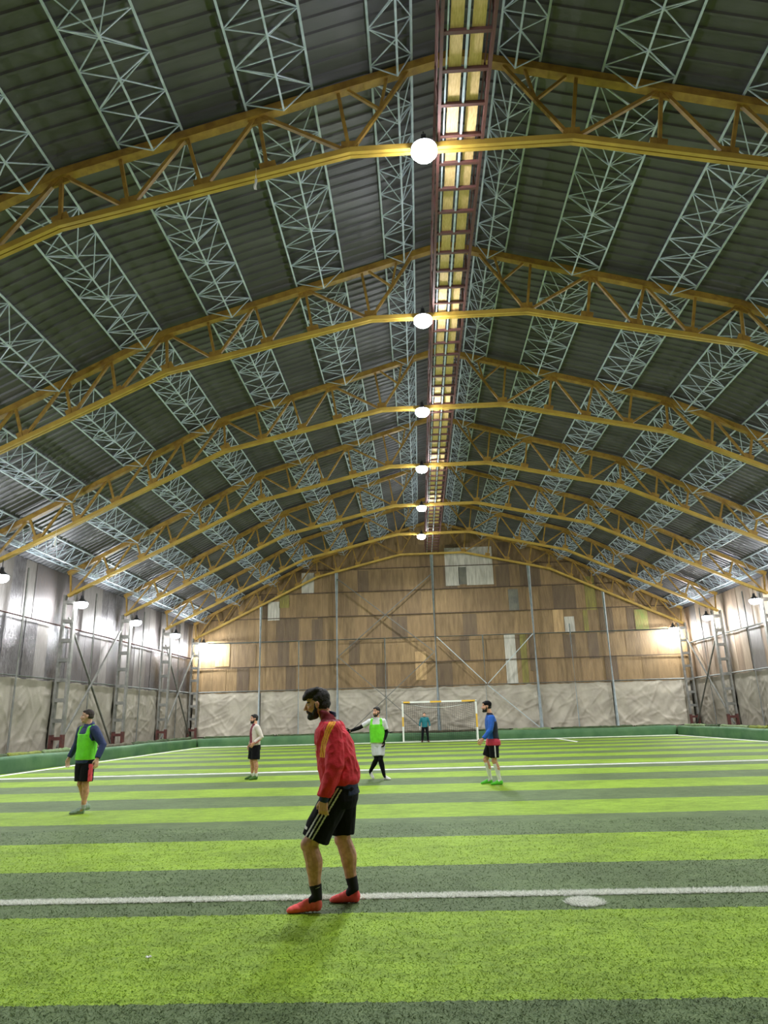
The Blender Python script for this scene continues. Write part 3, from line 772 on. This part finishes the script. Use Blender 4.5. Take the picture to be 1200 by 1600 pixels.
def shoe(parent, heel, toe, m, sole, vox, tilt=0, label=None, hk=1.18):
    """shoe from heel point to toe point (ground level), built along that line"""
    h, t = V(heel), V(toe); d = t-h; L = d.length; d.normalize(); s = V((-d.y, d.x, 0)).normalized(); u = d.cross(s)*1
    if u.z < 0: u = -u
    B = Blob(); Rm = Matrix((d, s, u)).transposed()
    def e(a, z, r): B.ball(h+d*a*L+u*z, r, Rm, 3)
    for a, z, rx, ry, rz in ((.15,.045,.040,.034,.045),(.28,.05,.05,.036,.048),(.42,.045,.055,.037,.042),(.56,.037,.055,.041,.034),(.70,.031,.055,.045,.028),(.82,.026,.045,.041,.023),(.90,.022,.028,.030,.018)): e(a, z*hk, (rx*L/.29, ry, rz*hk))
    hi = h.z
    o = B.finish('shoe', [m, sole], parent, vox, 2, paint=lambda c, n: 1 if (c-h).dot(u) < .010 else 0)
    if label: o['label'] = label
    return o

skin = mat('skin', (230,174,148), .55, 0, (212,154,128), 12, .12, 60); skin.node_tree.nodes['Principled BSDF'].inputs['Subsurface Weight'].default_value = .08
skin.node_tree.nodes['Principled BSDF'].inputs['Subsurface Radius'].default_value = (.01,.004,.002)
skinp = mat('skin_light', (216,172,148), .55, 0, (200,152,128), 12)
legskin = mat('leg_skin', (216,160,130), .6, 0, (182,130,102), 25, .1, 60)
brow_m = mat('dark_hair', (24,20,18), .7, 0, (38,32,28), 60, .6, 120)
eye_d = mat('eye_dark', (20,14,12), .3); eye_w = mat('eye_white', (200,194,186), .4); lip = mat('lip', (150,92,82), .5)
black = mat('black_cloth', (9,9,12), .85, 0, (16,16,20), 6, .3, 30, spec=.2)
navy = mat('navy_cloth', (20,32,66), .8, 0, (26,40,78), 6, .3, 30)
sock_b = mat('black_sock', (18,18,22), .85)
def cloth(name, c, c2=None, b=.3): return mat(name, c, .75, 0, c2 or tuple(int(q*.9) for q in c), 6, b, 30)

def figure(spec):
    """joints in the person's own frame: +x ahead, +y his left, +z up, metres"""
    J = spec['J']; vox = spec.get('vox', .009); P_ = empty('person', spec['loc'], spec['rz'])
    tag(P_, spec['label'], 'person')
    H = Matrix.Translation(V(J['head'])) @ Matrix.Rotation(spec.get('head_yaw', 0), 4, 'Z') @ Matrix.Rotation(spec.get('head_pitch', 0), 4, 'Y') @ Matrix.Scale(spec.get('head_scale', 1), 4)
    sc = spec.get('k', 1.0); lk = spec.get('lk', .95)
    B = Blob(); nb = V(J['neck'])
    head(B, H, nb)
    pel, ch = V(J['pelvis']), V(J['chest']); up_ = V(J['neck'])
    B.sweep([pel, pel.lerp(ch, .5), ch, ch.lerp(up_, .75)], [.105*sc, .098*sc, .108*sc, .07*sc], flat=(.92, 1.22, 1))
    for s, a in ((1, 'L'), (-1, 'R')):
        sh, el, wr = (V(J[q+a]) for q in ('sh', 'el', 'wr')); hp, kn, an = (V(J[q+a]) for q in ('hip', 'kn', 'an'))
        B.sweep([ch.lerp(up_, .6), sh, sh.lerp(el, .4), el, el.lerp(wr, .35), wr], [.055*sc, .052*sc, .047*sc, .037*sc, .038*sc, .025*sc])
        mid = kn.lerp(an, .32)+V((-.018, 0, 0))
        B.sweep([hp, hp.lerp(kn, .4), kn, mid, kn.lerp(an, .7), an], [.088*sc, .080*sc, .062*lk, .066*lk, .047*lk, .037*sc])
        B.ball(kn+V((.012,0,0)), .057*lk)
        B.sweep([an, V(J['toe'+a])*.5+V(J['heel'+a])*.5+V((0,0,.03))], [.034*sc, .03*sc])
        hd = spec['hand'+a]; hand(B, wr, hd[0], hd[1], hd[2], hd[3], spec.get('hs', 1.0))
    fp = face_paint(H); hz = J['neck'][2]+.02; leg_z = J['pelvis'][2]-.1
    def paint(c, n):
        f = fp(c)
        return f if f else (5 if c.z < leg_z and abs(c.y) < .3 and c.z < spec.get('legcol_z', leg_z) and (c-V(J['wrL'])).length > .22 and (c-V(J['wrR'])).length > .22 else 0)
    sk = spec.get('skin', skin)
    B.finish('body', [sk, brow_m, eye_d, eye_w, lip, spec.get('legskin', legskin)], P_, vox*.62 if vox < .007 else vox*.8, 3, paint=paint)
    hair('hair', H, P_, spec.get('hair_m', brow_m), spec.get('hair', 'short'), vox)
    if spec.get('beard') is not None: beard(H, P_, brow_m, spec['beard'], vox)
    for a in 'LR': shoe(P_, J['heel'+a], J['toe'+a], spec['shoe_m'], spec.get('sole', black), vox*.8)
    return P_, H, J
def torso_cloth(name, P_, secs, mats, vox, arms=(), wr=.008, ws=8, paint=None, seed=0, smooth=4):
    B = Blob(); B.loft(secs)
    for pts, rads in arms: B.tubes(pts, rads)
    return B.finish(name, mats, P_, vox, smooth, wr, ws, paint, seed=seed)
def shorts(P_, J, m, vox, length=.62, waist=None, w=.115, wr=.008, paint=None, mats=None, flare=1.0, seed=0, top=.10):
    B = Blob(); pel = V(J['pelvis'])
    B.loft([(pel+V((-.005,0,top)), .125, .165, 0), (pel+V((-.01,0,0)), .14, .185, 0), (pel+V((-.01,0,-.10)), .14, .185, 0), (pel+V((-.005,0,-.16)), .11, .15, 0)])
    for s, a in ((1, 'L'), (-1, 'R')):
        hp, kn = V(J['hip'+a]), V(J['kn'+a])
        B.tubes([hp+V((0,0,.02)), hp.lerp(kn, .35), hp.lerp(kn, length), hp.lerp(kn, length+.18)], [w*.92, w*1.0, w*1.0*flare, w*.99*flare])
    return B.finish('shorts', mats or m, P_, vox, 3, wr, 8, paint, seed=seed)
def socks(P_, J, m, vox, t0, rk=1.0, label=None):
    for a in 'LR':
        kn, an = V(J['kn'+a]), V(J['an'+a]); B = Blob(); ft = V(J['toe'+a])*.45+V(J['heel'+a])*.55+V((0,0,.05))
        top = kn.lerp(an, t0)
        if t0 < .5: pts = [top, kn.lerp(an, .35)+V((-.015,0,0)), kn.lerp(an, .7), an, ft]; rr = [.059, .061, .046, .041, .036]
        else: pts = [top, an, ft]; rr = [.044, .040, .026]
        B.tubes(pts, [q*rk for q in rr]); B.finish('sock', m, P_, vox, 2)

# --- the man in the red jacket (walking to the left in front of the others)
rj = cloth('red_jacket_cloth', (218,38,56), (200,28,46), .35); rjd = cloth('dark_red_collar', (128,22,36)); ystr = cloth('jacket_stripe_yellow', (255,180,30)); wpip = cloth('pale_piping', (230,190,180))
J = dict(head=(.120,.0,1.635), neck=(.005,0,1.485), chest=(-.045,0,1.28), pelvis=(-.085,0,.93),
 shL=(-.045,.175,1.425), elL=(-.065,.235,1.13), wrL=(.030,.225,.865), shR=(-.03,-.175,1.425), elR=(-.06,-.24,1.14), wrR=(-.02,-.24,.88),
 hipL=(-.075,.09,.90), knL=(.165,.115,.505), anL=(.100,.125,.115), hipR=(-.095,-.09,.90), knR=(-.090,-.12,.505), anR=(-.175,-.14,.12),
 heelL=(.050,.13,.012), toeL=(.345,.16,.0), heelR=(-.235,-.14,.006), toeR=(.035,-.17,.0))
P_, H, J = figure(dict(J=J, vox=.0065, lk=1.12, loc=(-.80,6.43,-.006), rz=pi, head_pitch=.16, head_yaw=.10, hair='quiff', beard=1,
 handL=((.05,.05,-1), (-.25,-1,0), (.95,-.2,0), 1.15), handR=((0,0,-1), (0,1,0), (1,0,0), .8),
 shoe_m=cloth('coral_shoe', (255,92,92), (250,112,104)), sole=cloth('shoe_sole_dark', (60,40,40)),
 label='bearded man in red jacket with yellow shoulder stripes and black shorts, nearest the camera'))
lt = lambda z: 0
secs = [((-.085,0,.965), .155, .190, -.08), ((-.085,0,1.0), .168, .20, -.08), ((-.080,0,1.08), .172, .205, -.05), ((-.052,0,1.20), .176, .208, 0), ((-.036,0,1.31), .168, .210, .05),
 ((-.024,0,1.40), .140, .205, .15), ((-.015,0,1.455), .100, .160, .25), ((.002,0,1.49), .078, .095, .3), ((.020,0,1.535), .072, .075, .30), ((.034,0,1.560), .074, .072, .25)]
def seg_d(c, pts):
    best = (9, 0, None)
    for i in range(len(pts)-1):
        a, b = V(pts[i]), V(pts[i+1]); t = max(0, min(1, (c-a).dot(b-a)/(b-a).length_squared)); q = a.lerp(b, t); d = (c-q).length
        if d < best[0]: best = (d, i+t, q)
    return best
def jpaint(c, n):
    if c.z > 1.485 and c.x < .16: return 1
    # yellow stripes from the collar over the shoulder and down the sleeve front
    for s, S_, E_ in ((1, J['shL'], J['elL']), (-1, J['shR'], J['elR'])):
        path = [(-.062, 0, 1.52), (-.045, 0, 1.475), (-.006, 0, 1.40), (.030, 0, 1.31), (.048, 0, 1.20)]
        if c.y*s > .085 and c.z > 1.195 and n.y*s > -.15:
            d, t, q = seg_d(V((c.x, 0, c.z)), path)
            if d < .027: return 0 if abs(d-.0095) < .0022 else 2
    return 0
sl = lambda a: ([V(J['sh'+a])+V((-.0,-.07 if a == 'L' else .07,.012)), V(J['sh'+a])+V((0,0,-.01)), V(J['sh'+a]).lerp(V(J['el'+a]), .5), V(J['el'+a]), V(J['el'+a]).lerp(V(J['wr'+a]), .5), V(J['el'+a]).lerp(V(J['wr'+a]), .93)], [.070,.082,.080,.076,.070,.062])
B = Blob(); B.loft(secs)
for a in 'LR':
    p, r = sl(a); B.tubes(p, r); B.ball(V(J['sh'+a])+V((0,0,-.005)), .078)
B.finish('jacket', [rj, rjd, ystr], P_, .0065, 3, .020, 8, jpaint, wstretch=(1,1,.8), seed=2)
B = Blob(); B.loft([((-.095,0,.868), .160, .190, -.12), ((-.085,0,.93), .156, .190, -.08), ((-.085,0,1.0), .15, .185, 0)]); o = B.finish('shirt', navy, P_, .0065, 3, .005, 8)
for a in 'LR':
    B = Blob(); e_, w_ = V(J['el'+a]), V(J['wr'+a]); B.tubes([e_.lerp(w_, .82), e_.lerp(w_, 1.07)], [.044, .040]); B.finish('cuff', navy, P_, .006, 2)
B = Blob(); B.loft([((-.022,0,1.53), .034, .045, .3), ((-.016,0,1.572), .036, .046, .3)]); B.finish('inner_collar', navy, P_, .005, 2)
J2 = dict(J)
swhite = cloth('stripe_white', (226,224,220))
def spaint(c, n):
    hp, kn = V(J['hipL']), V(J['knL'])
    if c.y > .13 and n.y > .2:
        t = (c-hp).dot(kn-hp)/(kn-hp).length_squared; q = hp.lerp(kn, t); off = (c-q).dot(V((.855,0,.52)))
        if t > -.1:
            for k in (-.030, 0, .030):
                if abs(off-.015-k-.012*t) < .0062: return 1
    # small triangular mark near the front hem
    p = hp.lerp(kn, .72)+V((.095,0,.03))
    if c.y > .09 and n.x > .1 and (c-V((p.x, c.y, p.z))).length < .020 and abs((c.z-p.z)-.4*(c.x-p.x)) < .012: return 1
    return 0
B = Blob(); pel = V(J['pelvis'])
B.loft([((-.085,0,1.0), .135, .17, 0), ((-.09,0,.93), .15, .19, 0), ((-.085,0,.84), .155, .195, 0), ((-.08,0,.78), .14, .17, 0)])
B.tubes([(-.06,.085,.88), (.0,.10,.76), (.075,.115,.64), (.105,.122,.565), (.112,.122,.548)], [.118,.122,.122,.120,.119], flat=.95)
B.tubes([(-.10,-.085,.88), (-.09,-.10,.76), (-.085,-.115,.64), (-.085,-.12,.555), (-.085,-.12,.545)], [.118,.120,.112,.106,.105], flat=.95)
B.finish('shorts', [black, swhite], P_, .006, 3, .008, 7, spaint, seed=4)
socks(P_, J, [sock_b], .006, .76, 1.2)
# small pale curved mark on the sock
m = MB(); an = V(J['anL']); m.tube([an+V((.030,.040,.075)), an+V((.005,.046,.070)), an+V((-.028,.038,.082))], [.002,.0035,.0015], 5)
o = m.build('sock_mark', swhite, P_)
# chest badge
m = MB(); m.box((.108,.090,1.27), (.008,.035,.05), rot=Matrix.Rotation(.75, 3, 'Z')); m.build('chest_badge', [cloth('badge_gold', (236,190,130))], P_)
# laces
for a in 'LR':
    m = MB(); h, t = V(J['heel'+a]), V(J['toe'+a])
    for i in range(4):
        c = h.lerp(t, .42+.07*i)+V((0,0,.088-.009*i)); m.bar(c+V((0,-.02,-.006)), c+V((.006,.02,-.006)), .004)
    m.build('laces', [cloth('lace_red', (200,50,60))], P_)

# --- generic dressed player
def legs_pose(st): pass
bibg = mat('green_bib_mesh', (120,236,40), .6, 0, (104,214,30), 8, .2, 40); bibe = cloth('bib_edge', (190,255,110))

def dress(P_, J, top, vox, secs=None, sleeve=None, sleeve_to=.95, sl_r=(.062,.066,.062,.058,.052,.046), wr=.007, hem=.0, name='shirt', paint=None, seed=0, length=-.02, wide=1.0):
    ch, pel, nk = V(J['chest']), V(J['pelvis']), V(J['neck'])
    secs = [(pel+V((0,0,length)), .135*wide, .175*wide, 0), (pel+V((0,0,length+.03)), .14*wide, .18*wide, 0), (pel.lerp(ch, .5), .135*wide, .175*wide, 0), (ch, .14*wide, .19*wide, 0), (ch.lerp(nk, .45), .122, .19, 0), (ch.lerp(nk, .75), .095, .15, 0), (nk+V((0,0,-.005)), .07, .085, .1), (nk+V((.005,0,.03)), .064, .068, .15)]
    B = Blob(); B.loft(secs)
    for a in 'LR':
        s_, e_, w_ = (V(J[q+a]) for q in ('sh', 'el', 'wr')); inn = s_+V((0, -.07 if a == 'L' else .07, .01))
        if sleeve_to > 1.0: pts = [inn, s_, s_.lerp(e_, .5), e_, e_.lerp(w_, .5), e_.lerp(w_, sleeve_to-1)]; rr = sl_r
        else: pts = [inn, s_, s_.lerp(e_, sleeve_to*.6), s_.lerp(e_, sleeve_to)]; rr = sl_r[:2]+(.066, .068)
        B.tubes(pts, rr); B.ball(s_, rr[1]*.97)
    return B.finish(name, top, P_, vox, 3, wr, 8, paint, seed=seed)
def bib(P_, J, vox, length=-.02, seed=0):
    ch, pel, nk = V(J['chest']), V(J['pelvis']), V(J['neck']); B = Blob()
    B.loft([(pel+V((0,0,length)), .162, .20, 0), (pel+V((0,0,length+.04)), .163, .20, 0), (pel.lerp(ch, .5), .158, .195, 0), (ch, .158, .195, 0), (ch.lerp(nk, .35), .148, .175, 0)])
    for s in (1, -1):
        B.sweep([ch.lerp(nk, .3)+V((.085,s*.115,0)), ch.lerp(nk, .72)+V((.05,s*.115,.02)), ch.lerp(nk, .8)+V((-.02,s*.115,.025)), ch.lerp(nk, .3)+V((-.09,s*.115,0))], [.042,.038,.036,.042], flat=(1,1.1,1))
    zb = (pel.z+length); 
    return B.finish('bib', [bibg, bibe], P_, vox, 3, .006, 7, lambda c, n: 1 if c.z < zb+.012 else 0, seed=seed)

# left player in the green bib
navyh = cloth('navy_hooded_top', (30,44,84), (36,52,96)); coral = cloth('coral_panel', (240,80,96))
J = dict(head=(.035,0,1.665), neck=(.0,0,1.50), chest=(-.01,0,1.28), pelvis=(-.01,0,.93),
 shL=(-.0,.205,1.43), elL=(-.08,.36,1.16), wrL=(.03,.38,.93), shR=(-.0,-.205,1.43), elR=(-.04,-.34,1.18), wrR=(.05,-.42,.94),
 hipL=(-.01,.09,.90), knL=(.00,.07,.50), anL=(-.02,.04,.10), hipR=(0,-.09,.90), knR=(.02,-.04,.50), anR=(-.10,-.02,.13),
 heelL=(-.07,.03,.0), toeL=(.17,-.09,.0), heelR=(-.18,.03,.06), toeR=(.08,-.02,.02))
P_, H, J = figure(dict(J=J, vox=.009, loc=(-6.10,13.1,0), rz=R(240), head_yaw=-.70, hair='crop', hair_m=cloth('short_brown_hair', (52,40,34)), skin=skinp,
 handL=((.1,.1,-1), (0,-1,0), (1,0,0), .6), handR=((.1,-.1,-1), (0,1,0), (1,0,0), .5),
 shoe_m=cloth('grey_green_shoe', (140,160,140)), sole=cloth('grey_sole', (70,84,76)),
 label='man in a green bib over a navy hooded top, far left of the pitch'))
dress(P_, J, navyh, .009, sleeve_to=1.95, sl_r=(.07,.078,.074,.066,.058,.050), name='hooded_top', length=-.08, wide=1.05)
B = Blob(); B.sweep([V(J['neck'])+V((-.03,-.07,.02)), V(J['neck'])+V((-.085,0,.035)), V(J['neck'])+V((-.03,.07,.02)), V(J['neck'])+V((.06,.03,-.02)), V(J['neck'])+V((.06,-.03,-.02)), V(J['neck'])+V((-.03,-.07,.02))], [.034,.042,.034,.026,.026,.034]); B.finish('hood', navyh, P_, .009, 2)
bib(P_, J, .009, -.02)
shorts(P_, J, black, .009, length=.70, paint=lambda c, n: 1 if c.y > .14 and abs(c.x+.0) < .045 and c.z < .84 else 0, mats=[black, coral])
socks(P_, J, cloth('grey_sock', (170,176,170)), .008, .86)

# man with the open white jacket
J = dict(head=(.03,0,1.555), neck=(.0,0,1.40), chest=(-.01,0,1.20), pelvis=(-.01,0,.87),
 shL=(-.0,.18,1.34), elL=(-.10,.27,1.08), wrL=(.10,.22,.93), shR=(0,-.18,1.34), elR=(-.06,-.25,1.08), wrR=(.06,-.24,.88),
 hipL=(-.01,.085,.84), knL=(.0,.10,.47), anL=(-.03,.11,.09), hipR=(0,-.085,.84), knR=(.03,-.09,.47), anR=(.0,-.11,.09),
 heelL=(-.08,.11,.0), toeL=(.19,.15,.0), heelR=(-.05,-.11,.0), toeR=(.22,-.10,.0))
P_, H, J = figure(dict(J=J, vox=.009, loc=(-4.52,19.7,0), rz=R(212), head_yaw=-.1, head_scale=.97, k=.95, hair='short', beard=1,
 handL=((.5,-.3,-.7), (0,-1,0), (.5,0,1), .9), handR=((.1,0,-1), (0,1,0), (1,0,0), .7),
 shoe_m=cloth('dark_green_shoe', (70,110,40)), sole=cloth('lime_sole', (140,200,50)),
 label='bearded man in open white jacket over maroon shirt, standing left of the goal'))
wj = cloth('white_jacket_cloth', (226,214,202)); mar = cloth('maroon_shirt', (132,40,62)); pinkish = cloth('pink_print', (206,120,124))
dress(P_, J, [wj, mar, pinkish], .009, sleeve_to=1.9, sl_r=(.066,.072,.066,.062,.054,.048), name='jacket', length=-.04,
 paint=lambda c, n: 1 if (n.x > .1 and -.06 < c.y < .085+.06*(1.4-c.z) and c.x > .0) else (2 if (c.z < 1.02 and c.y > .2 and n.z < -.1) else 0))
shorts(P_, J, black, .009, length=.70, w=.118, top=.04)
socks(P_, J, cloth('white_sock', (222,220,210)), .008, .80)

# runner in the green bib, arm stretched out
J = dict(head=(.02,0,1.64), neck=(.0,0,1.475), chest=(-.01,0,1.26), pelvis=(-.01,.02,.92),
 shL=(0,.185,1.41), elL=(-.04,.245,1.14), wrL=(.08,.20,.95), shR=(0,-.185,1.41), elR=(.06,-.42,1.27), wrR=(.10,-.67,1.19),
 hipL=(-.01,.10,.90), knL=(.07,.085,.49), anL=(.03,.165,.10), hipR=(0,-.06,.90), knR=(.02,-.02,.50), anR=(-.16,-.22,.19),
 heelL=(-.02,.14,.0), toeL=(.13,.34,.0), heelR=(-.23,-.26,.12), toeR=(-.10,-.13,.0))
P_, H, J = figure(dict(J=J, vox=.009, loc=(-1.12,18.6,0), rz=R(265), head_yaw=-.55, hair='short', beard=0,
 handL=((.2,0,-1), (0,-1,0), (1,0,0), .8), handR=((.1,-1,-.15), (1,0,0), (0,0,1), .5),
 shoe_m=cloth('white_shoe', (228,226,216)), sole=cloth('pale_sole', (190,180,170)), legskin=black,
 label='man in green bib and white shorts, one black-sleeved arm stretched sideways, left of goal'))
wt = cloth('white_tee', (226,226,226))
dress(P_, J, wt, .009, sleeve_to=.75, name='tee_shirt', length=-.06)
for a in 'LR':
    B = Blob(); s_, e_, w_ = (V(J[q+a]) for q in ('sh', 'el', 'wr')); B.tubes([s_.lerp(e_, .6), e_, e_.lerp(w_, .5), w_], [.050,.046,.044,.032]); B.ball(e_, .046); B.finish('arm_sleeve', black, P_, .008, 2)
    B = Blob(); hd = ((.2,0,-1), (0,-1,0), (1,0,0), .8) if a == 'L' else ((.1,-1,-.15), (1,0,0), (0,0,1), .5)
    hand(B, w_, *hd, 1.16); B.finish('glove', black, P_, .0055, 1)
    B = Blob(); kn, an = V(J['kn'+a]), V(J['an'+a]); B.tubes([V(J['hip'+a]).lerp(kn, .6), kn, kn.lerp(an, .35)+V((-.015,0,0)), kn.lerp(an, .7), kn.lerp(an, .97)], [.078,.066,.066,.050,.042]); B.ball(kn+V((.01,0,0)), .062); B.finish('legging', black, P_, .008, 2)
bib(P_, J, .009, -.03, 5)
shorts(P_, J, cloth('white_shorts', (220,220,222)), .009, length=.62, w=.108, seed=3)

# man in blue, profile to the left
bl = cloth('blue_top', (30,98,196), (26,84,176)); dk = cloth('dark_navy_panel', (14,22,48)); redc = cloth('red_hem', (204,52,74)); lime = cloth('lime_shoe', (98,214,50))
J = dict(head=(.055,0,1.675), neck=(-.01,0,1.51), chest=(-.03,0,1.29), pelvis=(-.04,0,.94),
 shL=(-.02,.18,1.43), elL=(.04,.25,1.16), wrL=(.22,.25,.97), shR=(-.02,-.18,1.43), elR=(-.07,-.24,1.16), wrR=(.02,-.24,.93),
 hipL=(-.04,.09,.91), knL=(-.03,.10,.50), anL=(-.12,.11,.10), hipR=(-.04,-.09,.91), knR=(.13,-.10,.52), anR=(.05,-.11,.11),
 heelL=(-.19,.11,.0), toeL=(.10,.15,.0), heelR=(.00,-.11,.012), toeR=(.28,-.12,.0))
P_, H, J = figure(dict(J=J, vox=.009, loc=(1.58,16.7,0), rz=R(184), head_yaw=.05, hair='short', beard=1,
 handL=((.7,0,-.7), (0,-1,0), (.7,0,.7), .7), handR=((.1,0,-1), (0,1,0), (1,0,0), .7),
 shoe_m=lime, sole=cloth('green_sole', (60,160,40)),
 label='bearded man in black cap and long-sleeved blue top, walking right of the goal'))
dress(P_, J, [bl, dk], .009, sleeve_to=1.92, sl_r=(.066,.072,.066,.060,.054,.048), name='long_sleeved_top', length=.02, paint=lambda c, n: 1 if (c.z > 1.49 or (c.x < -.02 and c.z < 1.35 and abs(c.y) < .19 and c.z > .98)) else 0)
B = Blob(); pel = V(J['pelvis']); B.loft([(pel+V((-.01,0,-.11)), .168, .208, 0), (pel+V((-.01,0,-.03)), .165, .205, 0), (pel+V((0,0,.05)), .135, .17, 0)]); B.finish('red_under_shirt', redc, P_, .009, 2, .004)
shorts(P_, J, black, .009, length=.64, w=.112, mats=[black, swhite], paint=lambda c, n: 1 if (c.y > .14 and abs(c.x+.045) < .012) else 0)
socks(P_, J, cloth('long_white_sock', (228,226,222)), .008, .12)
B = Blob(); Rm = H.to_3x3().normalized(); B.ball(H @ V((-.022,0,.058)), (.104,.087,.078), Rm, 3); B.ball(H @ V((-.05,0,.03)), (.07,.08,.06), Rm, 3); B.finish('cap', black, P_, .007, 2, .003, 20)

# goalkeeper, facing the camera in front of the goal
teal = cloth('teal_top', (22,112,122)); 
J = dict(head=(.02,0,1.60), neck=(.0,0,1.44), chest=(-.01,0,1.23), pelvis=(-.01,0,.89),
 shL=(0,.19,1.38), elL=(-.03,.28,1.13), wrL=(.06,.31,.90), shR=(0,-.19,1.38), elR=(-.03,-.28,1.13), wrR=(.06,-.31,.90),
 hipL=(0,.10,.87), knL=(.03,.14,.48), anL=(0,.18,.10), hipR=(0,-.10,.87), knR=(.03,-.14,.48), anR=(0,-.18,.10),
 heelL=(-.06,.17,.0), toeL=(.20,.23,.0), heelR=(-.06,-.17,.0), toeR=(.20,-.23,.0))
P_, H, J = figure(dict(J=J, vox=.012, loc=(.25,44.45,0), rz=R(-90), hair='short',
 handL=((0,.1,-1), (0,-1,0), (1,0,0), .3), handR=((0,-.1,-1), (0,1,0), (1,0,0), .3), legskin=black,
 shoe_m=cloth('brown_shoe', (96,52,44)), label='goalkeeper in teal top, black trousers and white gloves standing in the far goal'))
dress(P_, J, teal, .012, sleeve_to=1.9, sl_r=(.066,.074,.068,.062,.056,.050), name='keeper_top', length=-.03)
B = Blob(); B.loft([((-.01,0,.95), .125, .16, 0), ((-.01,0,.88), .135, .18, 0), ((-.01,0,.78), .12, .17, 0)])
for a in 'LR':
    h_, k_, n_ = V(J['hip'+a]), V(J['kn'+a]), V(J['an'+a]); B.tubes([h_, h_.lerp(k_, .5), k_, k_.lerp(n_, .5), n_+V((0,0,-.02))], [.10,.092,.078,.070,.062])
    G = Blob(); hand(G, V(J['wr'+a]), (0,.1 if a == 'L' else -.1,-1), (0,-1 if a == 'L' else 1,0), (1,0,0), .3, 1.25); G.finish('glove', swhite, P_, .007, 1)
B.finish('trousers', black, P_, .012, 3, .006)

bpy.data.scenes.remove(TMP)
